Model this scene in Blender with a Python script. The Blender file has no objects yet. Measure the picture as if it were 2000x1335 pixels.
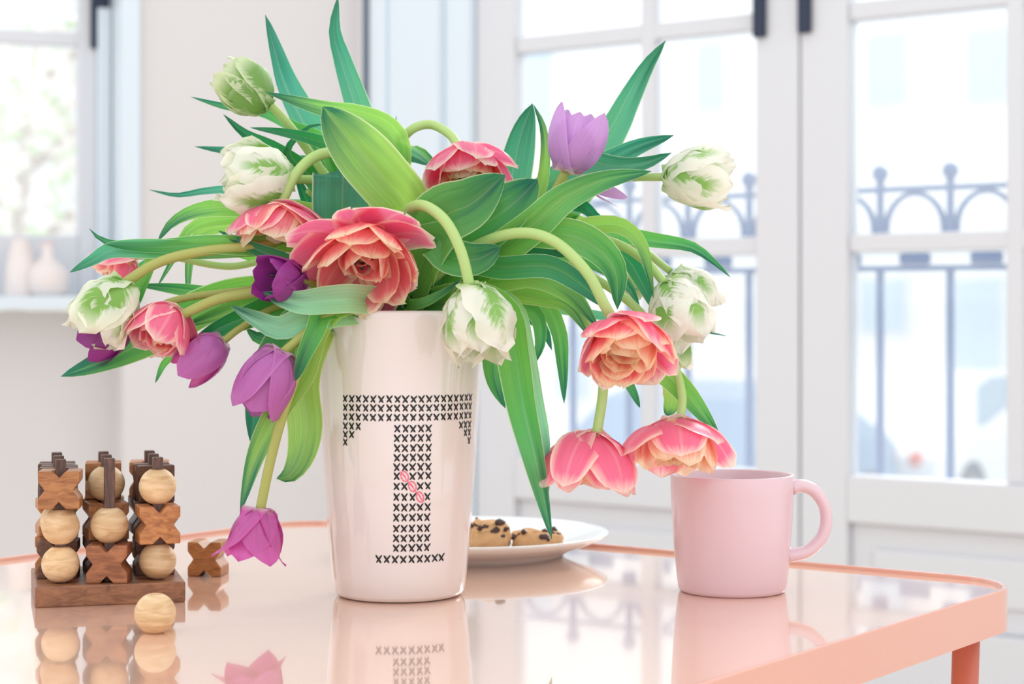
import bpy, math, random
from mathutils import Vector, Matrix, noise
random.seed(7)
S = bpy.context.scene
C = S.collection

# ------------------------------------------------------------------ frame of reference
T = 0.45            # height of the table surface above the floor
H = 0.188           # camera above the table surface
F = 3700.0          # focal length in pixels of the 2000 px wide frame
HOR = 607.0         # horizon row
D0 = 1.258          # distance of the vase

# ------------------------------------------------------------------ camera
cam_d = bpy.data.cameras.new('camera'); cam = bpy.data.objects.new('camera', cam_d); C.objects.link(cam)
cam.location = (0, 0, T + H); cam.rotation_euler = (math.pi/2, 0, 0)
cam_d.sensor_width = 36; cam_d.lens = F/2000*36; cam_d.shift_y = (HOR-667.5)/2000
cam_d.clip_start = 0.05; cam_d.clip_end = 200
cam_d.dof.use_dof = True; cam_d.dof.focus_distance = 1.21; cam_d.dof.aperture_fstop = 8.5
S.camera = cam
# ------------------------------------------------------------------ world, sun, exposure
w = bpy.data.worlds.new('sky'); S.world = w; w.use_nodes = True
bg = w.node_tree.nodes['Background']; bg.inputs[0].default_value = (0.965, 0.985, 1.0, 1); bg.inputs[1].default_value = 1.12
sun_d = bpy.data.lights.new('backlight_sun', 'SUN'); sun_d.energy = 3.0; sun_d.angle = math.radians(28); sun_d.color = (1.0, 0.97, 0.93)  # wide soft lamp added to backlight the bouquet from the window side
backlight_sun = bpy.data.objects.new('backlight_sun', sun_d); C.objects.link(backlight_sun)
backlight_sun.rotation_euler = Vector((0.42, 0.76, 0.48)).to_track_quat('Z', 'Y').to_euler()
S.view_settings.view_transform = 'Standard'; S.view_settings.look = 'None'
S.view_settings.exposure = 0.30; S.view_settings.gamma = 1.0; S.view_settings.use_curve_mapping = False

# ------------------------------------------------------------------ helpers
def at(x, y, d):
    return Vector(((x-1000)/F*d, d, T + H + (HOR-y)/F*d))
def lin(c):
    if isinstance(c, str):
        c = [int(c[i:i+2], 16)/255 for i in (1, 3, 5)]
        c = [v/12.92 if v <= .04045 else ((v+.055)/1.055)**2.4 for v in c]
    return (c[0], c[1], c[2], 1)
def new_mat(name):
    m = bpy.data.materials.new(name); m.use_nodes = True
    return m, m.node_tree.nodes, m.node_tree.links
def paint(name, col, rough=.5, coat=0, var=0.0, scale=8, bump=0, metal=0, spec=.5):
    m, n, l = new_mat(name); p = n['Principled BSDF']
    p.inputs['Base Color'].default_value = lin(col); p.inputs['Roughness'].default_value = rough
    p.inputs['Coat Weight'].default_value = coat; p.inputs['Coat Roughness'].default_value = .03
    p.inputs['Metallic'].default_value = metal; p.inputs['Specular IOR Level'].default_value = spec
    if var or bump:
        tc = n.new('ShaderNodeTexCoord'); nz = n.new('ShaderNodeTexNoise'); nz.inputs['Scale'].default_value = scale
        nz.inputs['Detail'].default_value = 5; l.new(tc.outputs['Object'], nz.inputs['Vector'])
        if var:
            hs = n.new('ShaderNodeHueSaturation'); hs.inputs['Color'].default_value = lin(col)
            mr = n.new('ShaderNodeMapRange'); mr.inputs['To Min'].default_value = 1-var; mr.inputs['To Max'].default_value = 1+var
            l.new(nz.outputs['Fac'], mr.inputs['Value']); l.new(mr.outputs[0], hs.inputs['Value']); l.new(hs.outputs[0], p.inputs['Base Color'])
        if bump:
            b = n.new('ShaderNodeBump'); b.inputs['Strength'].default_value = bump; b.inputs['Distance'].default_value = .002
            l.new(nz.outputs['Fac'], b.inputs['Height']); l.new(b.outputs[0], p.inputs['Normal'])
    return m
def ramp(n, stops, interp='LINEAR'):
    r = n.new('ShaderNodeValToRGB'); r.color_ramp.interpolation = interp
    e = r.color_ramp.elements
    while len(e) < len(stops): e.new(.5)
    for i, (p, c) in enumerate(stops): e[i].position = p; e[i].color = lin(c)
    return r
def math_n(n, l, op, a, b=None, c=None, clamp=False):
    q = n.new('ShaderNodeMath'); q.operation = op; q.use_clamp = clamp
    for i, v in enumerate((a, b, c)):
        if v is None: continue
        if isinstance(v, (int, float)): q.inputs[i].default_value = v
        else: l.new(v, q.inputs[i])
    return q.outputs[0]
def mixc(n, l, fac, a, b):
    q = n.new('ShaderNodeMix'); q.data_type = 'RGBA'; q.clamp_factor = True
    if isinstance(fac, (int, float)): q.inputs[0].default_value = fac
    else: l.new(fac, q.inputs[0])
    for i, v in ((6, a), (7, b)):
        if isinstance(v, (str, tuple)): q.inputs[i].default_value = lin(v)
        else: l.new(v, q.inputs[i])
    return q.outputs[2]
def thin_shader(m, n, l, col, trans, rough, bump=None, sat=1.0, spec=.5):
    """reflecting plus light-passing tissue: leaves and petals"""
    p = n['Principled BSDF']; p.inputs['Roughness'].default_value = rough; p.inputs['Specular IOR Level'].default_value = spec
    l.new(col, p.inputs['Base Color'])
    t = n.new('ShaderNodeBsdfTranslucent'); hs = n.new('ShaderNodeHueSaturation')
    hs.inputs['Saturation'].default_value = sat; hs.inputs['Value'].default_value = 1.18
    l.new(col, hs.inputs['Color']); l.new(hs.outputs[0], t.inputs['Color'])
    mx = n.new('ShaderNodeMixShader'); mx.inputs[0].default_value = trans
    l.new(p.outputs[0], mx.inputs[1]); l.new(t.outputs[0], mx.inputs[2])
    l.new(mx.outputs[0], n['Material Output'].inputs['Surface'])
    if bump is not None:
        b = n.new('ShaderNodeBump'); b.inputs['Strength'].default_value = .25; b.inputs['Distance'].default_value = .001
        l.new(bump, b.inputs['Height']); l.new(b.outputs[0], p.inputs['Normal'])
def uvs(n, l):
    uv = n.new('ShaderNodeUVMap'); uv.uv_map = 'UVMap'; sp = n.new('ShaderNodeSeparateXYZ'); l.new(uv.outputs[0], sp.inputs[0])
    return uv.outputs[0], sp.outputs[0], sp.outputs[1]
def stretched(n, l, uv, sx, sy, scale=1, detail=3):
    mp = n.new('ShaderNodeMapping'); mp.inputs['Scale'].default_value = (sx, sy, 1); l.new(uv, mp.inputs['Vector'])
    oi = n.new('ShaderNodeObjectInfo'); l.new(math_n(n, l, 'MULTIPLY', oi.outputs['Random'], 40.0), mp.inputs['Location'])
    nz = n.new('ShaderNodeTexNoise'); nz.inputs['Scale'].default_value = scale; nz.inputs['Detail'].default_value = detail
    l.new(mp.outputs[0], nz.inputs['Vector']); return nz.outputs['Fac']
def leaf_mat(name, base, mid, tip, trans):
    m, n, l = new_mat(name); uv, u, v = uvs(n, l)
    r = ramp(n, [(0, base), (.45, mid), (.80, tip), (1, '#2f7058')])
    big = stretched(n, l, uv, 2.5, 1.6, 1.3, 2)
    l.new(math_n(n, l, 'ADD', v, math_n(n, l, 'MULTIPLY_ADD', big, .5, -.25)), r.inputs[0])
    st = stretched(n, l, uv, 30, .9)
    k = math_n(n, l, 'ADD', math_n(n, l, 'MULTIPLY_ADD', st, .5, .64), math_n(n, l, 'MULTIPLY', big, .42))
    hs = n.new('ShaderNodeHueSaturation'); l.new(r.outputs[0], hs.inputs['Color']); l.new(k, hs.inputs['Value'])
    oi = n.new('ShaderNodeObjectInfo'); hue = math_n(n, l, 'MULTIPLY_ADD', oi.outputs['Random'], .03, .485); l.new(hue, hs.inputs['Hue'])
    au = math_n(n, l, 'ABSOLUTE', math_n(n, l, 'MULTIPLY_ADD', u, 2.0, -1.0))
    edge = math_n(n, l, 'MULTIPLY', math_n(n, l, 'SUBTRACT', au, .93), 14.0, clamp=True)
    rib = math_n(n, l, 'MULTIPLY', math_n(n, l, 'SUBTRACT', .05, au), 14.0, clamp=True)
    edge = math_n(n, l, 'MAXIMUM', math_n(n, l, 'MULTIPLY', edge, .85), math_n(n, l, 'MULTIPLY', rib, .25))
    col = mixc(n, l, edge, hs.outputs[0], '#eef6d2')
    thin_shader(m, n, l, col, trans, .34, st, 1.12, .55); return m
def petal_mat(name, base, body, edge, trans=.4, edge_w=.3, rib=None, tipc=None, power=1.0):
    m, n, l = new_mat(name); uv, u, v = uvs(n, l)
    au = math_n(n, l, 'ABSOLUTE', math_n(n, l, 'MULTIPLY_ADD', u, 2.0, -1.0))
    st = stretched(n, l, uv, 16, 1.4)
    # distance to the margin: sides and tip
    tipd = math_n(n, l, 'MULTIPLY', math_n(n, l, 'SUBTRACT', v, .62), 2.6, clamp=True)
    d = math_n(n, l, 'MAXIMUM', math_n(n, l, 'POWER', au, 2.2), math_n(n, l, 'POWER', tipd, 1.6))
    d = math_n(n, l, 'ADD', d, math_n(n, l, 'MULTIPLY_ADD', st, .6, -.3))
    f = math_n(n, l, 'DIVIDE', math_n(n, l, 'SUBTRACT', d, 1-edge_w), .5, clamp=True)
    b = ramp(n, [(0, base), (.22, body)]); l.new(v, b.inputs[0])
    col = mixc(n, l, f, b.outputs[0], edge)
    if rib:
        rf = math_n(n, l, 'MULTIPLY', math_n(n, l, 'SUBTRACT', .10, au), 7.0, clamp=True)
        col = mixc(n, l, math_n(n, l, 'MULTIPLY', rf, .6), col, rib)
    hs = n.new('ShaderNodeHueSaturation'); l.new(col, hs.inputs['Color']); l.new(math_n(n, l, 'MULTIPLY_ADD', st, .3, .85), hs.inputs['Value'])
    thin_shader(m, n, l, hs.outputs[0], trans, .32, st, 1.05, .55); return m
def parrot_mat(name, white, green, base, amount):
    m, n, l = new_mat(name); uv, u, v = uvs(n, l)
    au = math_n(n, l, 'ABSOLUTE', math_n(n, l, 'MULTIPLY_ADD', u, 2.0, -1.0))
    # feathered flame: streaks running outwards from the rib
    cmb = n.new('ShaderNodeCombineXYZ'); l.new(math_n(n, l, 'MULTIPLY', au, 2.0), cmb.inputs[0])
    l.new(math_n(n, l, 'SUBTRACT', math_n(n, l, 'MULTIPLY', v, 15.0), math_n(n, l, 'MULTIPLY', au, 5.5)), cmb.inputs[1])
    oi = n.new('ShaderNodeObjectInfo'); l.new(math_n(n, l, 'MULTIPLY', oi.outputs['Random'], 30.0), cmb.inputs[2])
    nz = n.new('ShaderNodeTexNoise'); nz.inputs['Scale'].default_value = 1.6; nz.inputs['Detail'].default_value = 4; l.new(cmb.outputs[0], nz.inputs['Vector'])
    big = stretched(n, l, uv, 1.5, 2.2, 1.4, 2)
    f = math_n(n, l, 'SUBTRACT', math_n(n, l, 'ADD', math_n(n, l, 'MULTIPLY', nz.outputs['Fac'], 1.3), math_n(n, l, 'MULTIPLY', big, 1.6)), math_n(n, l, 'MULTIPLY', au, 1.3))
    f = math_n(n, l, 'MULTIPLY', math_n(n, l, 'ADD', f, -1.0+amount), 2.2, clamp=True)
    vm = ramp(n, [(0, '#ffffff'), (.68, '#ffffff'), (.9, '#303030')]); l.new(v, vm.inputs[0])
    f = math_n(n, l, 'MULTIPLY', f, vm.outputs[0])
    br = ramp(n, [(0, base), (.3, white)]); l.new(v, br.inputs[0])
    col = mixc(n, l, f, br.outputs[0], green)
    thin_shader(m, n, l, col, .38, .45, nz.outputs['Fac'], 1.05); return m
def wood(name, a, b, scale=1.0, rough=.45, axis=(1, 9, 9)):
    m, n, l = new_mat(name); p = n['Principled BSDF']
    tc = n.new('ShaderNodeTexCoord'); mp = n.new('ShaderNodeMapping'); mp.inputs['Scale'].default_value = axis
    oi = n.new('ShaderNodeObjectInfo'); l.new(math_n(n, l, 'MULTIPLY', oi.outputs['Random'], 9.0), mp.inputs['Location'])
    l.new(tc.outputs['Object'], mp.inputs['Vector'])
    nz = n.new('ShaderNodeTexNoise'); nz.inputs['Scale'].default_value = 38*scale; nz.inputs['Detail'].default_value = 7; nz.inputs['Distortion'].default_value = .8
    l.new(mp.outputs[0], nz.inputs['Vector'])
    r = ramp(n, [(.32, a), (.5, tuple((lin(a)[i]+lin(b)[i])/2 for i in range(3))), (.68, b)]); l.new(nz.outputs['Fac'], r.inputs[0])
    hs = n.new('ShaderNodeHueSaturation'); l.new(r.outputs[0], hs.inputs['Color']); l.new(math_n(n, l, 'MULTIPLY_ADD', oi.outputs['Random'], .3, .85), hs.inputs['Value'])
    l.new(hs.outputs[0], p.inputs['Base Color']); p.inputs['Roughness'].default_value = rough
    b_ = n.new('ShaderNodeBump'); b_.inputs['Strength'].default_value = .2; b_.inputs['Distance'].default_value = .0006
    l.new(nz.outputs['Fac'], b_.inputs['Height']); l.new(b_.outputs[0], p.inputs['Normal']); return m

def link_mesh(name, verts, faces, mat, parent=None, loc=None, uv=None, smooth=True, mat_index=None):
    """verts are in world space; the object's origin goes to loc (or its parent's origin)"""
    if parent is not None: base = parent['_o'] if '_o' in parent.keys() else (0, 0, 0)
    o_ = Vector(loc) if loc is not None else (Vector(base) if parent is not None else Vector((0, 0, 0)))
    me = bpy.data.meshes.new(name); me.from_pydata([Vector(v)-o_ for v in verts], [], faces); me.update()
    if uv:
        ul = me.uv_layers.new(name='UVMap')
        for lp in me.loops: ul.data[lp.index].uv = uv[lp.vertex_index]
    for mm in (mat if isinstance(mat, (list, tuple)) else [mat]): me.materials.append(mm)
    for p in me.polygons: p.use_smooth = smooth
    if mat_index:
        for p, i in zip(me.polygons, mat_index): p.material_index = i
    o = bpy.data.objects.new(name, me); C.objects.link(o)
    if parent is not None:
        o.parent = parent; o.location = o_ - Vector(base)
    else: o.location = o_
    o['_o'] = tuple(o_)
    return o
def tag(o, label, cat, group=None, kind=None):
    if label: o['label'] = label
    if cat: o['category'] = cat
    if group: o['group'] = group
    if kind: o['kind'] = kind
    return o
def thing(name, loc, label, cat, group=None):
    o = bpy.data.objects.new(name, None); C.objects.link(o); o.location = loc; o.empty_display_size = .02
    o['_o'] = tuple(loc); return tag(o, label, cat, group)
def structure(o): o['kind'] = 'structure'; return o

class MB:
    def __init__(s): s.v = []; s.f = []
    def add(s, v, f):
        k = len(s.v); s.v += [Vector(q) for q in v]; s.f += [tuple(i+k for i in q) for q in f]
    def box(s, o, ax, ay, az):
        """box from corner o along three vectors"""
        o, ax, ay, az = map(Vector, (o, ax, ay, az))
        v = [o, o+ax, o+ax+ay, o+ay, o+az, o+ax+az, o+ax+ay+az, o+ay+az]
        f = [(0, 3, 2, 1), (4, 5, 6, 7), (0, 1, 5, 4), (1, 2, 6, 5), (2, 3, 7, 6), (3, 0, 4, 7)]
        if ax.cross(ay).dot(az) < 0: f = [q[::-1] for q in f]
        s.add(v, f)
    def tube(s, pts, rad, n=12, caps=True):
        pts = [Vector(p) for p in pts]; N = len(pts)
        rad = rad if isinstance(rad, (list, tuple)) else [rad]*N
        ring = []; up = None
        for i, p in enumerate(pts):
            t = (pts[min(i+1, N-1)]-pts[max(i-1, 0)]).normalized()
            if up is None:
                up = t.orthogonal().normalized()
            up = (up-t*up.dot(t)).normalized(); sd = t.cross(up)
            ring.append([p+(up*math.cos(a)+sd*math.sin(a))*rad[i] for a in [2*math.pi*j/n for j in range(n)]])
        v = [q for r in ring for q in r]; f = []
        for i in range(N-1):
            for j in range(n): f.append((i*n+j, i*n+(j+1) % n, (i+1)*n+(j+1) % n, (i+1)*n+j))
        if caps: f.append(tuple(range(n))[::-1]); f.append(tuple((N-1)*n+j for j in range(n)))
        s.add(v, f)
    def lathe(s, c, prof, n=64, closed=False):
        c = Vector(c); v = []; f = []
        for r, z in prof:
            for j in range(n):
                a = 2*math.pi*j/n; v.append(c+Vector((r*math.cos(a), r*math.sin(a), z)))
        for i in range(len(prof)-1):
            for j in range(n): f.append((i*n+j, i*n+(j+1) % n, (i+1)*n+(j+1) % n, (i+1)*n+j))
        if prof[0][0] > 1e-5: f.append(tuple(range(n))[::-1])
        if prof[-1][0] > 1e-5 and not closed: f.append(tuple((len(prof)-1)*n+j for j in range(n)))
        s.add(v, f)
    def sphere(s, c, r, nu=24, nv=14, sc=(1, 1, 1)):
        prof = [(max(r*math.sin(math.pi*i/nv), 1e-6), -r*math.cos(math.pi*i/nv)) for i in range(nv+1)]
        k = len(s.v); s.lathe(c, prof, nu)
        if sc != (1, 1, 1):
            for i in range(k, len(s.v)):
                d = s.v[i]-Vector(c); s.v[i] = Vector(c)+Vector((d.x*sc[0], d.y*sc[1], d.z*sc[2]))
    def build(s, name, mat, parent=None, loc=None, smooth=False, bevel=0, seg=2):
        o = link_mesh(name, s.v, s.f, mat, parent, loc, None, smooth)
        if bevel:
            b = o.modifiers.new('bevel', 'BEVEL'); b.width = bevel; b.segments = seg; b.limit_method = 'ANGLE'; b.angle_limit = .6
            b.harden_normals = False
        return o
def catmull(pts, n):
    pts = [Vector(p) for p in pts]; P = [pts[0]*2-pts[1]]+pts+[pts[-1]*2-pts[-2]]
    # sample evenly by length
    raw = []
    for i in range(1, len(P)-2):
        a, b, c, d = P[i-1:i+3]
        for k in range(16):
            t = k/16; raw.append(.5*((2*b)+(c-a)*t+(2*a-5*b+4*c-d)*t*t+(3*b-a-3*c+d)*t**3))
    raw.append(pts[-1]); L = [0]
    for i in range(1, len(raw)): L.append(L[-1]+(raw[i]-raw[i-1]).length)
    out = []; j = 0
    for k in range(n):
        q = L[-1]*k/(n-1)
        while j < len(L)-2 and L[j+1] < q: j += 1
        f = (q-L[j])/max(L[j+1]-L[j], 1e-9); out.append(raw[j].lerp(raw[j+1], min(max(f, 0), 1)))
    return out
def interp(xs, x):
    for i in range(len(xs)-1):
        if x <= xs[i+1][0]:
            a, b = xs[i], xs[i+1]; f = (x-a[0])/max(b[0]-a[0], 1e-9); f = f*f*(3-2*f)*.5+f*.5; return a[1]+(b[1]-a[1])*f
    return xs[-1][1]

# ------------------------------------------------------------------ materials
WALL = paint('wall_paint', '#dcd8d8', .75, var=.015, scale=3)
WHITE = paint('door_paint', '#dadbe0', .38, var=.01)
CASE = paint('casing_paint', '#dde8f1', .4)
DARKLINE = paint('shadow_gap_blue_grey', '#5d7285', .5)
IRON_BLACK = paint('black_iron_fitting', '#1d2a44', .35)
IRON = paint('flare_tinted_iron', '#0f5090', .5)  # black iron railing; the flare washing it blue is put into the colour
HINGE = paint('hinge_steel', '#a9adb0', .35, metal=.4)
FLOOR = wood('oak_floor', '#d8c6b2', '#e4d6c6', .12, .35)
TABLE = paint('peach_lacquer', '#f2c9b2', .1, coat=1.0, var=.0)
TABLE_FRAME = paint('salmon_powder_coat', '#e8ab98', .22, coat=.9)
LEG = paint('salmon_leg_coat', '#d0705c', .4)
CERAMIC = paint('white_glazed_ceramic', '#ebe0dd', .1, coat=.5)
MUG = paint('pink_satin_glaze', '#e2c3cb', .3, coat=.35)
PLATE = paint('white_porcelain', '#f4f5f5', .15, coat=.4)
INK = paint('black_stitch_paint', '#17181c', .35)
PINK_INK = paint('pink_stitch_paint', '#f2708a', .4)
PALE = wood('pale_rubberwood', '#cfa676', '#f0d2a8', .5, .5, (3, 3, 12))
XM = [wood('teak_brown', '#9a6038', '#c98a56', 1.0, .42, (2, 9, 9)), wood('walnut_brown', '#4c2f24', '#77503c', 1.0, .42, (2, 9, 9)), wood('reddish_brown_wood', '#8a5236', '#b87850', 1.0, .42, (2, 9, 9))]
PEG = wood('dark_walnut_peg', '#4a3530', '#735348', 1.2, .5, (9, 9, 2))
BOARD = wood('walnut_board', '#7b5039', '#a87454', .8, .4, (2, 9, 9))
STEM = [paint('stem_light_green', '#b4cf80', .45, var=.06, scale=25), paint('stem_olive_green', '#a9ac5c', .45, var=.08, scale=25)]
for m in STEM:
    m.node_tree.nodes['Principled BSDF'].inputs['Subsurface Weight'].default_value = .15
    m.node_tree.nodes['Principled BSDF'].inputs['Subsurface Radius'].default_value = (.003, .004, .001)
LT = leaf_mat('leaf_blue_green', '#a9d488', '#76bb88', '#58a287', .45)
LG = leaf_mat('leaf_fresh_green', '#b9d97c', '#8cc566', '#66af66', .5)
LL = leaf_mat('leaf_lime_green', '#d2e49c', '#b2d77a', '#8fc46c', .52)  # yellow-green of backlit leaves is put into this colour
LD = leaf_mat('leaf_deep_green', '#8cc664', '#62ab58', '#429663', .42)
LM = leaf_mat('leaf_mint_green', '#a8d88a', '#b2dca8', '#9cd8b0', .42)
LEAF = dict(T=LT, G=LG, L=LL, D=LD, M=LM)
P_PURPLE = petal_mat('petal_purple', '#e6c6d6', '#c670ba', '#cf88c8', .34, .25)
P_LILAC = petal_mat('petal_lilac', '#f2e0d8', '#cfa0d8', '#d9b2e2', .4, .25)
P_DARK = petal_mat('petal_dark_purple', '#a85aa0', '#983890', '#b05aac', .28, .2)
P_MAG = petal_mat('petal_magenta', '#f0d2de', '#d46ab6', '#d052a8', .36, .25)
P_PINK = petal_mat('petal_pink', '#fae6e2', '#f685ab', '#fdeadf', .46, .62, rib='#fbccd2')
P_ROSE = petal_mat('petal_rose', '#f8dccf', '#f38e98', '#fdeccf', .46, .7, rib='#f8c0bc')
P_PEACH = petal_mat('petal_peach', '#f9dcb6', '#f6b09c', '#fdf1d2', .46, .85, rib='#fad0bc')
P_CORE = petal_mat('petal_inner_red', '#dc8078', '#ef9c98', '#f9d2b8', .42, .5)
W_A = parrot_mat('petal_white_green', '#f7f5ec', '#98c76a', '#cfe4a8', .10)
W_C = parrot_mat('petal_cream_flamed', '#f4f4e4', '#94c45e', '#c4de98', .45)
W_B = parrot_mat('petal_green_cream', '#dfe8c2', '#86b45c', '#a8c878', .75)
ANTHER = paint('dark_anther', '#3c2438', .6)
PISTIL = paint('yellow_green_pistil', '#d6cf8c', .5)

# ------------------------------------------------------------------ room: axes of wall and table
U = Vector((.807, -.5905, 0)).normalized(); V = Vector((.5905, .807, 0)).normalized(); Z = Vector((0, 0, 1))
DO = Vector((.199, 3.2, T))            # s = 0 on the door wall's room side, at table height
def dp(s, z, v=0): return DO+U*s+V*v+Z*z
FL = -T
def dbox(mb, s0, s1, z0, z1, v0, v1): mb.box(dp(s0, z0, v0), U*(s1-s0), V*(v1-v0), Z*(z1-z0))
def quad_box(name, mat, args, parent=None, bevel=0, **k):
    mb = MB()
    for a in args: dbox(mb, *a)
    return mb.build(name, mat, parent, bevel=bevel, **k)

# floor
mb = MB(); mb.box((-3.2, -1.4, -.04), (7.4, 0, 0), (0, 5.4, 0), (0, 0, .04))
# clip the floor to the room by building it as a polygon
c1 = Vector((-.288, 3.556, 0)); W_ = Vector((-.943, -.332, 0)).normalized(); NW = Vector((-W_.y, W_.x, 0))
if NW.y < 0: NW = -NW
SMAX = 2.6
pts = [c1+V*.02, Vector((dp(SMAX, 0).x, dp(SMAX, 0).y, 0)), Vector((2.0, -1.2, 0)), Vector((-2.6, -1.2, 0)), c1+W_*2.6+NW*.02]
v = [p.copy() for p in pts]+[p-Z*.05 for p in pts]; n_ = len(pts)
f = [tuple(range(n_))[::-1], tuple(range(n_, 2*n_))]+[(i, (i+1) % n_, (i+1) % n_+n_, i+n_) for i in range(n_)]
fl = link_mesh('floor', v, f, FLOOR, smooth=False); structure(fl)

# wall with the french doors: opening from s=-.343 to .961, door height 2.30 over the floor
DOOR0, MEET, DOOR1, DTOP = -.343, .309, .961, 2.30-T
mb = MB(); WT = .13
dbox(mb, -.604, DOOR0-.205, FL, 3.0-T, 0, WT); dbox(mb, DOOR1+.10, SMAX, FL, 3.0-T, 0, WT); dbox(mb, DOOR0-.205, DOOR1+.10, DTOP+.10, 3.0-T, 0, WT)
wr = structure(mb.build('wall_right', WALL)); tag(wr, 'pale wall around the french doors', None)
# casing left: dark strip drawn as the shadow gap, wide bright casing, jamb
tr = structure(quad_box('trim_1', DARKLINE, [(-.590, -.578, FL+.001, DTOP+.1, -.004, 0)])); tag(tr, 'dark blue grey vertical gap line at the wall corner', None)
tr = structure(quad_box('trim_2', CASE, [(-.560, -.400, FL+.001, DTOP+.1, -.02, .05), (-.400, DOOR0, FL+.001, DTOP+.1, .0, .09), (-.545, -.515, FL+.001, DTOP+.1, -.03, -.02)], bevel=.004)); tag(tr, 'white moulded casing left of the french doors', None)
tr = structure(quad_box('trim_3', CASE, [(DOOR1+.004, DOOR1+.12, FL+.001, DTOP+.1, -.02, .09)], bevel=.004))
tr = structure(quad_box('trim_4', CASE, [(DOOR0, DOOR1, DTOP+.004, DTOP+.12, -.02, .09)], bevel=.004))
tr = structure(quad_box('trim_5', CASE, [(DOOR0, DOOR1, FL+.001, FL+.025, 0, .09)]))

def glass_mat():
    m, n, l = new_mat('window_glass'); p = n['Principled BSDF']; n.remove(p)
    t = n.new('ShaderNodeBsdfTransparent'); t.inputs[0].default_value = (.97, .985, .99, 1)
    g = n.new('ShaderNodeBsdfGlossy'); g.inputs['Roughness'].default_value = .02
    h = n.new('ShaderNodeBsdfTranslucent'); h.inputs[0].default_value = (.93, .97, 1, 1)
    fr = n.new('ShaderNodeFresnel'); fr.inputs[0].default_value = 1.3
    a = n.new('ShaderNodeMixShader'); l.new(fr.outputs[0], a.inputs[0]); l.new(t.outputs[0], a.inputs[1]); l.new(g.outputs[0], a.inputs[2])
    b = n.new('ShaderNodeMixShader'); b.inputs[0].default_value = .13; l.new(a.outputs[0], b.inputs[1]); l.new(h.outputs[0], b.inputs[2])  # translucent share lays a pale veil of window flare over the panes
    l.new(b.outputs[0], n['Material Output'].inputs['Surface']); return m
GLASS = glass_mat()
def leaf_door(name, s0, s1, g0, g1, mun, hinge_left, label):
    root = thing(name, dp(s0, FL+.03, .02), None, None); structure(root)
    zb = -.071; zs = [zb, zb+.366, zb+.366*2, zb+.366*3, zb+.366*4, DTOP-.09]
    d0, d1 = .02, .062
    quad_box('stile', WHITE, [(s0+.002, g0, FL+.03, DTOP-.003, d0, d1)], root, .003)
    quad_box('stile', WHITE, [(g1, s1-.002, FL+.03, DTOP-.003, d0, d1)], root, .003)
    quad_box('top_rail', WHITE, [(g0, g1, DTOP-.09, DTOP-.003, d0, d1)], root, .003)
    quad_box('bottom_rail', WHITE, [(g0, g1, FL+.03, FL+.15, d0, d1), (g0, g1, -.145, zb, d0, d1)], root, .003)
    quad_box('lower_panel', WHITE, [(g0, g1, FL+.15, -.145, d0+.016, d1-.01), (g0+.04, g1-.04, FL+.19, -.185, d0+.008, d0+.016)], root, .004)
    quad_box('vertical_glazing_bar', WHITE, [(mun-.013, mun+.013, zb, DTOP-.09, d0+.006, d1-.004)], root, .003)
    for z in zs[1:-1]:
        quad_box('horizontal_glazing_bar', WHITE, [(g0, g1, z-.014, z+.014, d0+.008, d1-.006)], root, .003)
    for a, b in ((g0, mun), (mun, g1)):
        for z0, z1 in zip(zs[:-1], zs[1:]):
            quad_box('pane', GLASS, [(a, b, z0, z1, .040, .0405)], root)
    return root
d1_ = leaf_door('door_1', DOOR0, MEET, -.258, .229, .018, True, ''); d2_ = leaf_door('door_2', MEET, DOOR1, .392, .885, .664, False, '')
def plate_handle(s, parent, side, zb=.631):
    quad_box('handle_plate', IRON_BLACK, [(s-.011, s+.011, zb, zb+.24, .008, .02)], parent, .003)
    mb = MB(); mb.tube([dp(s, zb+.17, .008), dp(s, zb+.17, -.03)], .008); mb.tube([dp(s, zb+.17, -.03), dp(s+side*.04, zb+.168, -.035), dp(s+side*.09, zb+.165, -.03)], .008)
    mb.build('door_handle', IRON_BLACK, parent, smooth=True)
plate_handle(.240, d1_, -1); plate_handle(.3215, d2_, 1)
mb = MB(); mb.tube([dp(-.345, .36, .004), dp(-.345, .435, .004)], .0085); mb.build('hinge', HINGE, d1_, smooth=True)

# left wall: pier, window niche with sill
def wp(t, z, d=0): return Vector((c1.x, c1.y, T))+W_*t+NW*d+Z*z      # d > 0 goes outwards
def wbox(mb, t0, t1, z0, z1, v0, v1): mb.box(wp(t0, z0, v0), W_*(t1-t0), NW*(v1-v0), Z*(z1-z0))
def wquad(name, mat, args, parent=None, bevel=0):
    mb = MB()
    for a in args: wbox(mb, *a)
    return mb.build(name, mat, parent, bevel=bevel)
PE = .4375
wl = structure(wquad('wall_left', WALL, [(.0, PE, FL, 3.0-T, 0, .28), (PE, 1.9, FL, .188, .12, .28), (PE, 1.9, 2.3-T, 3.0-T, 0, .28), (1.9, 2.9, FL, 3.0-T, 0, .28)]))
tag(wl, 'pale pier and niche wall around the left window', None)
structure(wquad('trim_6', CASE, [(PE-.030, PE+.004, .19, 2.3-T, -.012, .11)], bevel=.003))
structure(wquad('trim_7', CASE, [(PE+.001, 1.899, .19, .214, -.012, .16)], bevel=.003))['label'] = 'white window sill board at the left'
wn = thing('window_1', wp(PE, .214, .14), None, None); structure(wn)
def wcoord(x, d):
    # t on the left wall plane shifted outwards by d for image column x
    k = (x-1000)/F; p = wp(0, 0, d); return (k*p.y-p.x)/(W_.x-k*W_.y)
g = wcoord(152, .15); zb = .188+145*3.56/F; step = .366
wquad('outer_frame', CASE, [(PE+.004, PE+.03, .214, 2.3-T, .12, .2), (1.87, 1.9, .214, 2.3-T, .12, .2), (PE+.03, 1.87, 2.26-T, 2.3-T, .12, .2)], wn, .003)
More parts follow.
